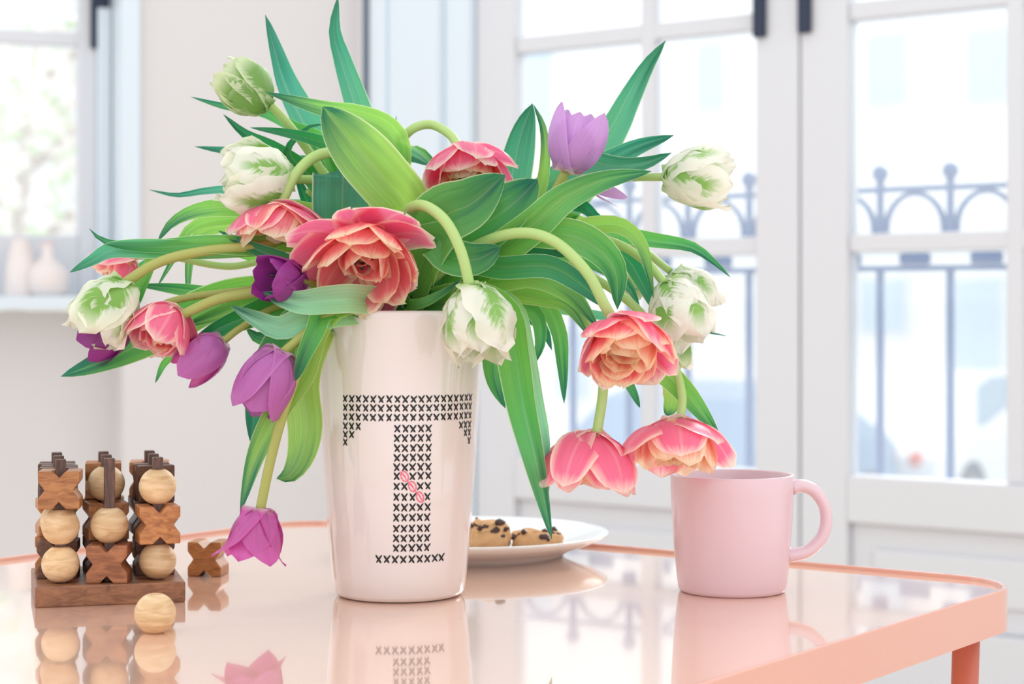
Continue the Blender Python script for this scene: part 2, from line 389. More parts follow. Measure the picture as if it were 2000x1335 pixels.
wquad('sash', WHITE, [(PE+.03, g, .216, 2.26-T, .135, .18), (g, 1.87, .216, zb, .135, .18), (1.1, 1.22, zb, 2.26-T, .135, .18), (g, 1.87, 2.18-T, 2.26-T, .135, .18)], wn, .003)
for i in range(1, 4): wquad('horizontal_glazing_bar', WHITE, [(g, 1.87, zb+step*i-.012, zb+step*i+.012, .142, .172)], wn, .002)
wquad('vertical_glazing_bar', WHITE, [(g+.245, g+.27, zb, 2.2-T, .142, .172)], wn, .002)
for a, b in ((g, g+.245), (g+.27, 1.1)):
    for i in range(5): wquad('pane', GLASS, [(a, b, zb+step*i, min(zb+step*(i+1), 2.18-T), .156, .1565)], wn)
t_ = wcoord(191, .135)
wquad('handle_plate', IRON_BLACK, [(t_-.014, t_+.014, .676, .95, .122, .135), (t_-.021, t_+.012, .75, .95, .118, .130)], wn, .003)
mb = MB(); mb.tube([wp(t_, .86, .12), wp(t_, .86, .08), wp(t_, .86, .075), wp(t_, .78, .07)], .009); mb.build('window_handle', IRON_BLACK, wn, smooth=True)

# ceramics on the left sill
def sill_at(x, d): return wp(wcoord(x, d), .214, d)
p = sill_at(93, .055); mb = MB()
prof = [(.0, 0), (.030, 0), (.036, .012), (.0385, .03), (.036, .046), (.024, .060), (.013, .068), (.010, .080), (.0125, .096), (.010, .096), (.008, .08), (.0, .075)]
n = 72; vv = []; ff = []
for r, z in prof:
    for j in range(n):
        a = 2*math.pi*j/n; rr = r*(1+(.035*math.cos(a*24) if .005 < z < .065 else 0)); vv.append(p+Vector((rr*math.cos(a), rr*math.sin(a), z)))
for i in range(len(prof)-1):
    for j in range(n): ff.append((i*n+j, i*n+(j+1) % n, (i+1)*n+(j+1) % n, (i+1)*n+j))
bv = thing('bottle_vase', p, 'small ribbed white bottle vase with a narrow neck on the left window sill', 'vase')
link_mesh('body', vv, ff, CERAMIC, bv)
mb = MB(); mb.lathe(p+Z*.0945, [(.0085, 0), (.0125, .0), (.0135, .002), (.0125, .004), (.0085, .004), (.0085, 0)], 32, True); mb.build('neck_ring', paint('blush_glaze', '#e6cfcb', .3), bv, smooth=True)
p = sill_at(40, .07); mb = MB(); mb.lathe(p, [(0, 0), (.028, 0), (.030, .004), (.026, .06), (.017, .098), (.018, .104), (.015, .104), (.014, .098), (.022, .06), (.025, .01), (0, .008)], 40)
tv = mb.build('tapered_vase', CERAMIC, None, p, True); tag(tv, 'plain white tapered vase on the left sill beside the ribbed bottle', 'vase')

# ------------------------------------------------------------------ outside: railing, street, house, car, tree
CR = 3.60
def rp(k, z):   # point on the railing plane for k=(x-1000)/F ; z over table
    d = CR/(1+.731*k); return Vector((k*d, d, T+z))
R0 = rp(.2305, 0); SP = .124
rail = thing('balcony_railing', R0+Z*(-T-.02), 'black iron balcony railing, coloured blue for window flare, with ball finials outside the french doors', 'railing')
a_, b_ = -14, 9
ZR, ZA, ZL = H+.203, H+.128, H+.078
mb = MB(); mb.box(R0+U*(a_*SP)+Z*(ZR-.006), U*((b_-a_)*SP), V*.014, Z*.009); mb.build('top_rail', IRON, rail, bevel=.002)
mb = MB(); mb.box(R0+U*(a_*SP)+Z*(ZL-.012), U*((b_-a_)*SP), V*.014, Z*.009); mb.build('lower_rail', IRON, rail, bevel=.001)
mb = MB(); mb.box(R0+U*(a_*SP)+Z*(-T-.01), U*((b_-a_)*SP), V*.014, Z*.02); mb.build('bottom_rail', IRON, rail)
def share(first, off):
    o = first.copy(); C.objects.link(o); o.location = first.location+off; return o
P0 = R0+V*.007
mb = MB(); q = P0+Z*0
mb.tube([P0+Z*(ZA-.028), P0+Z*ZA, P0+Z*(ZA+.004), P0+Z*(ZA+.012), P0+Z*(ZA+.03), P0+Z*(ZR+.008), P0+Z*(ZR+.014)], [.013, .014, .016, .010, .0065, .0065, .009], 10)
post = mb.build('post', IRON, rail, smooth=True)
mb = MB(); mb.sphere(P0+Z*(ZR+.026), .0135, 16, 10); fin = mb.build('finial', IRON, rail, smooth=True)
mb = MB(); mb.tube([P0+Z*(-T), P0+Z*(ZL-.004)], .0072, 8); bar = mb.build('bar', IRON, rail, smooth=True)
mb = MB(); arc = []
for i in range(17):
    a = math.pi*i/16; arc.append(P0+U*(SP/2-math.cos(a)*(SP/2-.010))+Z*(ZA+.004+math.sin(a)*(ZR-ZA-.013)))
mb.tube(arc, [.0065-.002*math.sin(math.pi*i/16) for i in range(17)], 8)
for s_ in (-1, 1):
    pass
arch = mb.build('arch', IRON, rail, smooth=True)
mb = MB(); mb.box(P0+U*(SP*.28)+Z*(ZL-.002)-V*.005, U*(SP*.44), V*.01, Z*.02); blk = mb.build('spacer_block', IRON, rail, bevel=.004)
for i in range(a_, b_+1):
    if i == 0: continue
    for o in (post, fin, bar): share(o, U*SP*i)
    if i < b_:
        share(arch, U*SP*i); share(blk, U*SP*i)

STREET = paint('pale_asphalt', '#d9dade', .9, var=.03); FAC = paint('white_facade', '#f7f7f5', .8, var=.01, scale=1)
STZ = -1.35
mb = MB(); mb.box(Vector((-26, 4.3, STZ-.1)), (60, 0, 0), (0, 46, 0), (0, 0, .1)); structure(mb.build('street', STREET))['label'] = 'pale street outside the windows'
mb = MB(); mb.box(rp(.2305, 0)+U*(a_*SP)-V*.17+Z*(-T-.12), U*((b_-a_)*SP), V*.25, Z*.10); structure(mb.build('balcony_slab', paint('stone_slab', '#dcdcda', .8)))
# house across the street
hb = Vector((0, 24.0, STZ)); hd = U; hn = V
def hp(s, z, v=0): return hb+hd*s+hn*v+Z*(z)
ho = thing('town_house', hp(0, 0), 'overexposed white town house across the street seen through the glass doors', 'building')
WINC = paint('pale_blue_window', '#c3d6e4', .3); SH = paint('pale_reveal', '#dce5ec', .6)
mb = MB(); mb.box(hp(-19, 0), hd*52, hn*.4, Z*7.4); mb.build('facade', FAC, ho)
def hbox(name, mat, s0, s1, z0, z1, v0, v1, parent, **k):
    mb = MB(); mb.box(hp(s0, z0, v0), hd*(s1-s0), hn*(v1-v0), Z*(z1-z0)); return mb.build(name, mat, parent, **k)
def hs_of(x):
    k = (x-1000)/F; return (k*hb.y-hb.x)/(hd.x-k*hd.y)
for xx, y0, y1, wd in ((1735, 60, 210, 90), (1930, 50, 205, 90), (1728, 540, 650, 100), (1910, 540, 730, 110), (1390, 80, 220, 60), (1120, 640, 780, 80), (1050, 80, 260, 80)):
    s_ = hs_of(xx); dd = hp(s_, 0).y; z1 = T+H+(HOR-y0)/F*dd-STZ; z0 = T+H+(HOR-y1)/F*dd-STZ; hw = wd/F*dd*.5
    fr = hbox('window', SH, s_-hw, s_+hw, z0, z1, -.06, .0, ho); hbox('pane', WINC, s_-hw*.8, s_+hw*.8, z0+.06, z1-.06, -.08, -.061, fr)
hbox('cornice', FAC, -19, 33, 7.2, 7.45, -.25, 0, ho); hbox('plinth', SH, -19, 33, 0, .35, -.06, 0, ho)
# parked cars
def car(cx, dist, colr, label, ln=3.9, hgt=1.42, tail=False):
    k = (cx-1000)/F; c = Vector((k*dist, dist, STZ))
    body = paint('car_paint_'+label.split()[1], colr, .3, coat=.6); gl = paint('car_glass', '#8fa9c0', .1); blk = paint('tyre_rubber', '#4a5360', .8)
    root = thing('car', c, label, 'car')
    side = [(-.5, .30), (-.5, .72), (-.40, .86), (-.30, .90), (-.17, 1.30), (-.06, 1.42), (.16, 1.42), (.30, 1.20), (.42, .95), (.49, .84), (.5, .35), (.47, .28), (-.47, .26)]
    U_, V_ = V, U
    def shell(pr, hw0, hw1, name, mat, parent, zcut=.9):
        vv = []; m_ = len(pr)
        for sgn in (-1, 1):
            for x_, z_ in pr:
                hw = hw0 if z_ <= zcut else hw0+(hw1-hw0)*(z_-zcut)/(1.42-zcut); vv.append(c+U_*x_*ln+V_*(sgn*hw)+Z*(z_*hgt/1.42))
        ff = [tuple(range(m_))[::-1], tuple(range(m_, 2*m_))]+[(i, (i+1) % m_, (i+1) % m_+m_, i+m_) for i in range(m_)]
        return link_mesh(name, vv, ff, mat, parent, smooth=False)
    b = shell(side, .85, .62, 'body', body, root); md = b.modifiers.new('bevel', 'BEVEL'); md.width = .06; md.segments = 3
    shell([(-.265, .93), (-.155, 1.28), (-.05, 1.36), (.14, 1.36), (.27, 1.17), (.34, .95)], .855, .64, 'side_windows', gl, root)
    for x_ in (-.31, .31):
        for sg in (-1, 1):
            mb = MB(); cc = c+U_*x_*ln+V_*sg*.78+Z*.32; mb.tube([cc-V_*.1, cc+V_*.1], .32, 20); wh = mb.build('wheel', blk, root, smooth=False)
            mb = MB(); mb.tube([cc-V_*.115, cc+V_*.115], .17, 14); mb.build('hubcap', HINGE, wh)
    for e in (-.49, .49):
        for sg in (-1, 1):
            mb = MB(); mb.sphere(c+U_*e*ln+V_*sg*.62+Z*.68, .075, 12, 8); mb.build('lamp', paint('red_lamp', '#e2604e', .3) if (tail or e > 0) else HINGE, root, smooth=True)
    return root
car(1392, 15.6, '#6f93b8', 'parked blue car seen low through the left glass door', 3.6, tail=True)
car(1822, 18.5, '#eef0f2', 'parked white car with red lamps at the foot of the right glass door', 3.6, tail=True)
# blossoming tree beyond the left window
tb = Vector((-2.35, 9.0, STZ)); tr_ = thing('blossom_tree', tb, 'pale blossoming tree outside the left window', 'tree')
mb = MB(); mb.tube([tb, tb+Vector((.05, 0, 1.0)), tb+Vector((-.05, .05, 2.0)), tb+Vector((.1, 0, 3.3))], [.10, .08, .06, .02], 8); mb.build('trunk', paint('pale_bark', '#cfc2ba', .9), tr_, smooth=True)
mb = MB()
for i in range(11):
    a = random.uniform(0, 6.28); z = 1.1+i*.19; e = tb+Vector((math.cos(a)*.8, math.sin(a)*.8, z+.45)); mb.tube([tb+Z*z, tb.lerp(e, .5)+Z*z*.5+Z*.1, e], [.03, .02, .008], 6)
mb.build('branches', paint('pale_twig', '#d3c6bb', .9), tr_, smooth=True)
def crown(name, col, count, seed):
    rr = random.Random(seed); vv = []; ff = []
    for i in range(count):
        d = Vector((rr.gauss(0, 1), rr.gauss(0, 1), rr.gauss(0, 1))).normalized()*rr.uniform(.2, 1)**.5
        c_ = tb+Z*2.3+Vector((d.x*1.1, d.y*1.0, d.z*1.25)); s_ = rr.uniform(.03, .06)
        a = Vector((rr.gauss(0, 1), rr.gauss(0, 1), rr.gauss(0, 1))).normalized(); b = a.orthogonal().normalized(); k = len(vv)
        vv += [c_-a*s_, c_+b*s_*.6, c_+a*s_, c_-b*s_*.6]; ff.append((k, k+1, k+2, k+3))
    o = link_mesh(name, vv, ff, paint(name+'_tissue', col, .7), tr_, smooth=False); o['kind'] = 'stuff'; return o
crown('blossom', '#fbf3ef', 2600, 1); crown('foliage', '#d3e6bd', 900, 2)

# ------------------------------------------------------------------ the table
RH = .0029; sc = (H-RH)/H
BK = Vector((-.188, 1.7236, 0))*sc; RT = Vector((.363, 1.321, 0))*sc; SZ = (RT-BK).length
def rr_loop(inset, z, rho, n=12):
    """rounded square, going round; BK corner is u=0,v=0; v negative towards the camera"""
    a, b = inset, SZ-inset; rho = max(rho-inset, .004); out = []
    for cu, cv, a0 in ((b-rho, -a-rho, 0), (a+rho, -a-rho, 90), (a+rho, -b+rho, 180), (b-rho, -b+rho, 270)):
        for i in range(n+1):
            t = math.radians(a0+90*i/n); out.append(BK+U*(cu+math.cos(t)*rho)+V*(cv+math.sin(t)*rho)+Z*(T+z))
    return out
RHO = .055; BH = .0285
tbl = thing('tray_table', (BK+RT)/2-V*SZ/2, 'square peach tray table with a raised rim and high gloss top', 'table')
loops = [rr_loop(.0007, RH, RHO), rr_loop(.0002, RH-.0003, RHO), rr_loop(0, RH-.001, RHO), rr_loop(0, RH-BH, RHO), rr_loop(.0038, RH-BH, RHO), rr_loop(.0038, RH-.001, RHO), rr_loop(.0036, RH-.0003, RHO), rr_loop(.0031, RH, RHO)]
N = len(loops[0]); vv = [p for lp in loops for p in lp]; ff = []
for k in range(len(loops)):
    k2 = (k+1) % len(loops)
    for i in range(N):
        j = (i+1) % N; ff.append((k*N+i, k2*N+i, k2*N+j, k*N+j))
link_mesh('rim', vv, ff, TABLE_FRAME, tbl, smooth=False)
top = rr_loop(.0038, 0, RHO); bot = rr_loop(.0038, -.004, RHO); vv = top+bot
ff = [tuple(range(N)), tuple(range(2*N-1, N-1, -1))]+[(i, i+N, (i+1) % N+N, (i+1) % N) for i in range(N)]
link_mesh('tray_surface', vv, ff, TABLE, tbl, smooth=False)
for a, b in ((1, 1), (0, 1), (0, 0), (1, 0)):
    iu = .030; iv = .040
    pu = SZ-iu if a else iu; pv = -iv if b else -SZ+iv
    p = BK+U*pu+V*pv; q = p-Vector((.008, .0, 0))*(1 if a else -1)*.0
    d = (U*(1 if a else -1)+V*(1 if b else -1)).normalized()
    mb = MB(); mb.tube([p+Z*(T-.006), p+Z*(T*.5)-d*.008, p-d*.02+Z*.0005], [.0092, .009, .0075], 24)
    lg = mb.build('leg', LEG, tbl, smooth=True)

# ------------------------------------------------------------------ vase
VC = Vector((-220/F*D0, D0, T)); RB, RTP, VH = .0434, .0571, H+.0002
def vr(z):
    t = z/VH; return RB+(RTP-RB)*(t**.85)
vase = thing('vase', VC, 'tall white glazed vase with a cross-stitch letter T holding the tulips', 'vase')
prof = [(0, .0), (RB-.006, 0), (RB-.002, .0012), (RB, .004)]+[(vr(VH*i/24), VH*i/24) for i in range(2, 24)]+[(vr(VH), VH-.0015), (vr(VH)-.001, VH), (vr(VH)-.0028, VH), (vr(VH)-.0038, VH-.002)]
prof += [(vr(VH*i/10)-.0042, VH*i/10) for i in range(9, 0, -1)]+[(0, .012)]
mb = MB(); mb.lathe(VC, prof, 128); mb.build('body', CERAMIC, vase, smooth=True)
def on_vase(ang, z, off=.00025):
    r = vr(z)+off; return VC+Vector((r*math.sin(ang), -r*math.cos(ang), z))
def stroke(mb, p0, p1, wd, seg=3):
    """painted stroke in (arc metres, z) coordinates laid on the glaze"""
    d = Vector((p1[0]-p0[0], p1[1]-p0[1])); L = d.length; d /= L; nrm = Vector((-d.y, d.x)); L_ = []; R_ = []
    m_ = seg*2
    for i in range(m_+1):
        t = i/m_; a = wd*.5*math.sqrt(max(1-(2*t-1)**6, .12)); c_ = (p0[0]+d.x*L*t, p0[1]+d.y*L*t)
        for s_, lst in ((1, L_), (-1, R_)):
            x_, z_ = c_[0]+nrm.x*a*s_, c_[1]+nrm.y*a*s_; lst.append(on_vase(math.radians(TA)+x_/vr(z_), z_))
    k = len(mb.v); f_ = [(k+2*i, k+2*i+1, k+2*i+3, k+2*i+2) for i in range(m_)]
    mb.v += [q for pr in zip(L_, R_) for q in pr]; mb.f += f_
TA = 13.0; PIT = .00518
def yz(y, r=.054): return (H-(y-HOR)/F*(D0-r*.97))
rnd = random.Random(3)
def cross(mb, x, z, wd=.0031, ht=.0046):
    j = lambda a: rnd.uniform(-a, a)
    sk = .0006
    stroke(mb, (x-wd/2+j(.0003), z-ht/2+j(.0002)), (x+wd/2+sk+j(.0003), z+ht/2+j(.0002)), .00105)
    stroke(mb, (x-wd/2-sk*.4+j(.0003), z+ht/2+j(.0002)), (x+wd/2+j(.0003), z-ht/2+j(.0002)), .00125)
mb = MB(); rows = []
for y in (779, 796.5, 815):
    for c_ in range(19): cross(mb, (c_-9)*PIT, yz(y))
for y, cols in ((833, (0, 1, 2, 16, 17, 18)), (849.5, (0, 1, 17, 18)), (865.5, (0, 18))):
    for c_ in cols: cross(mb, (c_-9)*PIT, yz(y))
pk = MB(); ys = [836, 854.3, 874, 892.7, 911.4, 929, 949, 970, 990.5, 1010.6, 1032, 1051.5, 1070.5]
for r_, y in enumerate(ys):
    for c_ in range(5):
        x = (c_-2)*(PIT-.0001)
        if r_ in (5, 6, 7) and c_ == r_-4:
            pr = [(x+.0024*math.cos(a)-.0008*math.sin(a), yz(y, .048)+.0034*math.sin(a)) for a in [i*math.pi/5 for i in range(11)]]
            for a, b in zip(pr[:-1], pr[1:]): stroke(pk, a, b, .0012, 1)
            stroke(pk, (x-.001, yz(y, .048)+.0022), (x+.0012, yz(y, .048)-.0022), .0009, 1)
        else: cross(mb, x, yz(y, .05), .0033, .0049)
for c_ in range(9): cross(mb, (c_-4)*(PIT+.0001), yz(1090.7, .045), .0035, .0050)
stroke(pk, (-1.55*PIT, yz(919.5, .05)), (1.6*PIT, yz(982, .047)), .0005, 6)
mb.build('black_cross_stitch', INK, vase, smooth=False); pk.build('pink_cross_stitch', PINK_INK, vase, smooth=False)

# ------------------------------------------------------------------ mug
MC = Vector((430/F*1.274, 1.274, T)); MH = .0785
mug = thing('mug', MC, 'pale pink ceramic mug with a round handle at the right of the table', 'mug')
prof = [(0, .0), (.0335, 0), (.0352, .0008), (.0362, .003), (.0372, .010), (.0388, .026), (.0403, .048), (.0413, .068), (.0415, MH-.001), (.0411, MH), (.0392, MH), (.0386, MH-.001), (.0383, .060), (.0365, .02), (.034, .008), (0, .006)]
mb = MB(); mb.lathe(MC, prof, 96); mb.build('body', MUG, mug, smooth=True)
hpth = []
for x, y in ((1546, 952), (1566, 948), (1590, 958), (1609, 985), (1614, 1018), (1604, 1050), (1580, 1074), (1555, 1082), (1536, 1084)):
    hpth.append(Vector(((x-1000)/F*1.27, 1.27, T+H+(HOR-y)/F*1.27)))
hpth = catmull(hpth, 40)
mb = MB(); mb.tube(hpth, [.0052-.0012*math.sin(math.pi*i/39)**.5 for i in range(40)], 16)
for i in range(len(mb.v)): mb.v[i].y = 1.27+(mb.v[i].y-1.27)*1.5
mb.build('handle', MUG, mug, smooth=True)

# ------------------------------------------------------------------ plate and biscuits
PC = Vector(((924-1000)/F*1.46, 1.46, T))
prof = [(0, .004), (.055, .004), (.058, .0), (.0690, .0), (.0715, .003), (.079, .0065), (.094, .0118), (.1035, .0165), (.1046, .018), (.1035, .019), (.098, .0172), (.080, .0115), (.068, .0080), (.040, .0072), (0, .007)]
mb = MB(); mb.lathe(PC, prof, 128); pl = mb.build('plate', PLATE, None, PC, True); tag(pl, 'round white porcelain plate behind the vase carrying two biscuits', 'plate')
DOUGH = paint('baked_dough', '#d9a878', .8, var=.22, scale=160, bump=1.0); CHIP = paint('dark_chocolate', '#43261f', .35)
def cookie(x0, x1, y0, y1, d, label, seed, chips, squash=.75):
    cx = (x0+x1)/2; r = (x1-x0)/2/F*d; h = (y1-y0)/F*d*.95; c_ = Vector(((cx-1000)/F*d, d, T+.0078)); rr = random.Random(seed)
    root = thing('biscuit', c_, label, 'biscuit', 'chocolate chunk biscuits on the plate'); nu, nv = 40, 22; vv = []
    def surf(a, b):
        e = .62; ca, sa = math.cos(a), math.sin(a); cb, sb = math.cos(b), math.sin(b)
        sg = lambda q, p_: math.copysign(abs(q)**p_, q)
        q = Vector((r*sg(ca, .7)*sg(cb, e), r*squash*sg(sa, .7)*sg(cb, e), h*.5*(1+sg(sb, .55))))
        nz = noise.noise(q*130+Vector((seed, 0, 0)))*.0040+noise.noise(q*300+Vector((seed, 3, 0)))*.0022+noise.noise(q*45+Vector((seed, 9, 0)))*.004
        d_ = Vector((q.x, q.y, (q.z-h*.4))); q += d_.normalized()*nz; q.z = max(q.z, 0); return c_+q
    for i in range(nv+1):
        for j in range(nu): vv.append(surf(2*math.pi*j/nu, -math.pi/2+math.pi*i/nv))
    ff = [(i*nu+j, i*nu+(j+1) % nu, (i+1)*nu+(j+1) % nu, (i+1)*nu+j) for i in range(nv) for j in range(nu)]
    link_mesh('dough', vv, ff, DOUGH, root)
    for _ in range(chips):
        a = rr.uniform(-math.pi, 0) if rr.random() < .75 else rr.uniform(0, math.pi); b = rr.uniform(-.1, 1.3); p = surf(a, b)
        s_ = rr.uniform(.0014, .0036); mb = MB(); mb.sphere(p, s_, 7, 5, (rr.uniform(.7, 1.4), .9, rr.uniform(.5, .9)))
        for k in range(len(mb.v)): mb.v[k] += Vector((rr.uniform(-1, 1), rr.uniform(-1, 1), rr.uniform(-1, 1)))*s_*.15
        mb.build('chocolate_chunk', CHIP, root)
cookie(896, 997, 1010, 1066, 1.43, 'taller chunky chocolate biscuit touching the edge of the vase in view', 5, 22)
cookie(1003, 1105, 1030, 1066, 1.44, 'lower flat chocolate biscuit to the right on the plate', 11, 16)

# ------------------------------------------------------------------ wooden noughts and crosses tower
G0 = Vector((-.302, 1.199, T)); ga = math.atan2(.0256, .0912); GX = Vector((math.cos(ga), math.sin(ga), 0)); GY = Vector((-math.sin(ga), math.cos(ga), 0)); GS = .0945
game = thing('peg_board', G0+(GX+GY)*GS/2, 'square brown wooden game board with nine upright pegs', 'game')
mb = MB(); mb.box(G0, GX*GS, GY*GS, Z*.0133); mb.build('base_board', BOARD, game, bevel=.001)
CELL = .0308; R = .0121; LV = .0242
def cellp(i, j): return G0+GX*(GS/2+(i-1)*CELL)+GY*(GS/2+(j-1)*CELL-.001)+Z*.0133
for i in range(3):
    for j in range(3):
        mb = MB(); c_ = cellp(i, j); mb.box(c_-GX*.0034-GY*.0034, GX*.0068, GY*.0068, Z*.0795); mb.build('peg', PEG, game, bevel=.0006)
def ball(c_, label, group='pale wooden balls of the game'):
    mb = MB(); nv, nu = 20, 32; prof = [(.0042, -R*.93)]+[(R*math.sin(a), -R*math.cos(a)) for a in [.37+(math.pi-.74)*i/nv for i in range(nv+1)]]+[(.0042, R*.90), (.0040, R*.5), (0.0001, R*.45)]
    mb.lathe(c_, prof, nu); o = mb.build('wooden_ball', PALE, None, c_, True); return tag(o, label, 'game piece', group)
def xpiece(c_, ang, mat, label, group='brown wooden crosses of the game', hw=.0131, hh=.0121):
    no, nd = .0056, .0042
    a = Vector((math.cos(ang), math.sin(ang), 0)); b = Vector((-math.sin(ang), math.cos(ang), 0)); nt = .0044
    out = [(-hw, -hh), (-nt, -hh), (0, -hh+.0046), (nt, -hh), (hw, -hh), (hw, -no), (hw-nd, 0), (hw, no), (hw, hh), (nt, hh), (0, hh-.0046), (-nt, hh), (-hw, hh), (-hw, no), (-hw+nd, 0), (-hw, -no)]
    # rounded square outline of thickness hd, with a drilled hole hidden on the peg
    hd_ = .0118; vv = [c_+a*x+b*s_+Z*z for s_ in (-hd_, hd_) for x, z in out]; m_ = len(out)
    cen = [c_-b*hd_, c_+b*hd_]; k = len(vv); vv += cen; ff = []
    for i in range(m_):
        j = (i+1) % m_; ff.append((k, i, j)); ff.append((k+1, m_+j, m_+i)); ff.append((i, i+m_, j+m_, j))
    o = link_mesh('wooden_cross', vv, ff, mat, None, c_, smooth=False); bv_ = o.modifiers.new('bevel', 'BEVEL'); bv_.width = .0007; bv_.segments = 2; bv_.limit_method = 'ANGLE'
    return tag(o, label, 'game piece', group)
stk = {(0, 0): 'BBX', (1, 0): 'XB', (2, 0): 'BXB', (0, 1): 'YBY', (1, 1): 'YXB', (2, 1): 'YYY', (0, 2): 'XXY', (1, 2): 'YXX', (2, 2): 'BYX'}
cn = ['left', 'middle', 'right']; rn = ['front', 'middle', 'back']; ln_ = ['bottom', 'second', 'top']
for (i, j), st in stk.items():
    for k, ch in enumerate(st):
        c_ = cellp(i, j)+Z*(LV*(k+.5)); lvl = 'top' if k == len(st)-1 else ln_[k]
        if ch == 'B': ball(c_, f'pale wooden ball {"on top of" if lvl=="top" else ("at the bottom of" if k==0 else "halfway up")} the {rn[j]} row {cn[i]} peg')
        else:
            rot = ga+random.uniform(-.16, .10)+(math.pi/2 if (i, j, k) in ((0, 1, 2), (0, 2, 2), (2, 1, 2), (1, 2, 2)) else 0)
            mt = XM[0] if ch == 'X' else XM[1]
            if (i, j, k) == (1, 0, 0): mt = XM[2]; rot = ga-.22
            xpiece(c_, rot, mt, f'{"dark" if ch=="Y" else "reddish"} brown wooden cross {"on top of" if lvl=="top" else ("at the bottom of" if k==0 else "halfway up")} the {rn[j]} row {cn[i]} peg')
ball(Vector((-697/F*1.108, 1.108, T+R*.93)), 'loose pale wooden ball lying on the table before the game board', 'pale wooden balls of the game')
xpiece(Vector(((407-1000)/F*1.353, 1.353, T+.0122)), -.10, XM[0], 'loose brown wooden cross standing on the table right of the board', hw=.0121)

# ------------------------------------------------------------------ the bouquet
def mouth(x, dd):
    mx = 780+max(-105, min(105, (x-780)*.30)); md = max(-.03, min(.03, dd*.4)); return mx, md
def vis(pt): return at(pt[0], pt[1], D0+(pt[2] if len(pt) > 2 else 0))
def tulip(label, kind_group):
    return thing('tulip', VC+Vector((0, 0, .02)), label, 'flower', kind_group)
def stem(root, pts, rad=10.5, mat=0, into=True, name='stem'):
    """pts run from the vase side to the blossom"""
    P = [vis(p) for p in pts]
    if into:
        mx, md = mouth(pts[0][0], pts[0][2] if len(pts[0]) > 2 else 0)
        P = [at(780+(mx-780)*.1, 1050, D0+md*.2), at(780+(mx-780)*.7, 720, D0+md*.8), at(mx, 604, D0+md)]+P
    n = 12*len(P); P = catmull(P, n); r = rad/F*D0
    mb = MB(); mb.tube(P, [r*(1.0-.12*i/n) for i in range(n)], 12); return mb.build(name, STEM[mat], root, smooth=True)
def leaf(root, pts, wd, tone='G', cup=.22, roll=0, wave=.085, tipw=None, into=True, seed=0, base_w=.4, peak=.55, blunt=1.2):
    """pts run from the base side to the tip; wd is the apparent width in px"""
    P = [vis(p) for p in pts]; nin = 0
    if into:
        mx, md = mouth(pts[0][0], pts[0][2] if len(pts[0]) > 2 else 0)
        P = [at(780+(mx-780)*.6, 690, D0+md*.8), at(mx, 600, D0+md)]+P
    n = 34; P = catmull(P, n); M = 9; vv = []; uv = []; ff = []; W = 1.22*wd/F*D0/math.cos(math.radians(roll)); prev = None
    L = sum((P[i+1]-P[i]).length for i in range(n-1)); rr = random.Random(seed or int(pts[-1][0]*7+pts[-1][1])); ph = rr.uniform(0, 6.28); fr = rr.uniform(1.5, 3.0)
    for i in range(n):
        t = i/(n-1); tan = (P[min(i+1, n-1)]-P[max(i-1, 0)]).normalized(); side = tan.cross(Vector((0, 1, 0)))
        if side.length < .25 and prev is not None: side = prev-tan*prev.dot(tan)
        side.normalize()
        if prev is not None:
            if side.dot(prev) < 0: side = -side
            side = (side*.6+prev*.4); side = (side-tan*side.dot(tan)).normalized()
        prev = side.copy(); nrm = side.cross(tan).normalized()
        if nrm.y > 0: nrm = -nrm
        a = math.radians(roll+6*math.sin(ph+3*t)); sd = side*math.cos(a)+nrm*math.sin(a); nn = nrm*math.cos(a)-side*math.sin(a)
        if t < peak: ww = base_w+(1-base_w)*math.sin(math.pi/2*t/peak)
        else:
            q = (t-peak)/(1-peak); ww = max(1-q**(1.7*blunt), 0)**.78
        hw = W/2*max(ww, .012); cp = cup*(1-.3*t)
        for j in range(M):
            s_ = -1+2*j/(M-1); b = nn*((.55*math.sqrt(s_*s_+.015)+.45*s_*s_-.4)*hw*cp*2.6)+nn*(wave*hw*2.6*math.sin(2*math.pi*fr*t+ph+(1.3 if s_ > 0 else 0))*abs(s_)**1.5)
            c_ = 1-.12*cup*s_*s_
            vv.append(P[i]+sd*(s_*hw*c_)+b+nn*(-.10*hw*math.exp(-(s_*5)**2))); uv.append(((s_+1)/2, t))
    for i in range(n-1):
        for j in range(M-1): k = i*M+j; ff.append((k, k+1, k+M+1, k+M))
    return link_mesh('leaf', vv, ff, LEAF[tone], root, uv=uv)

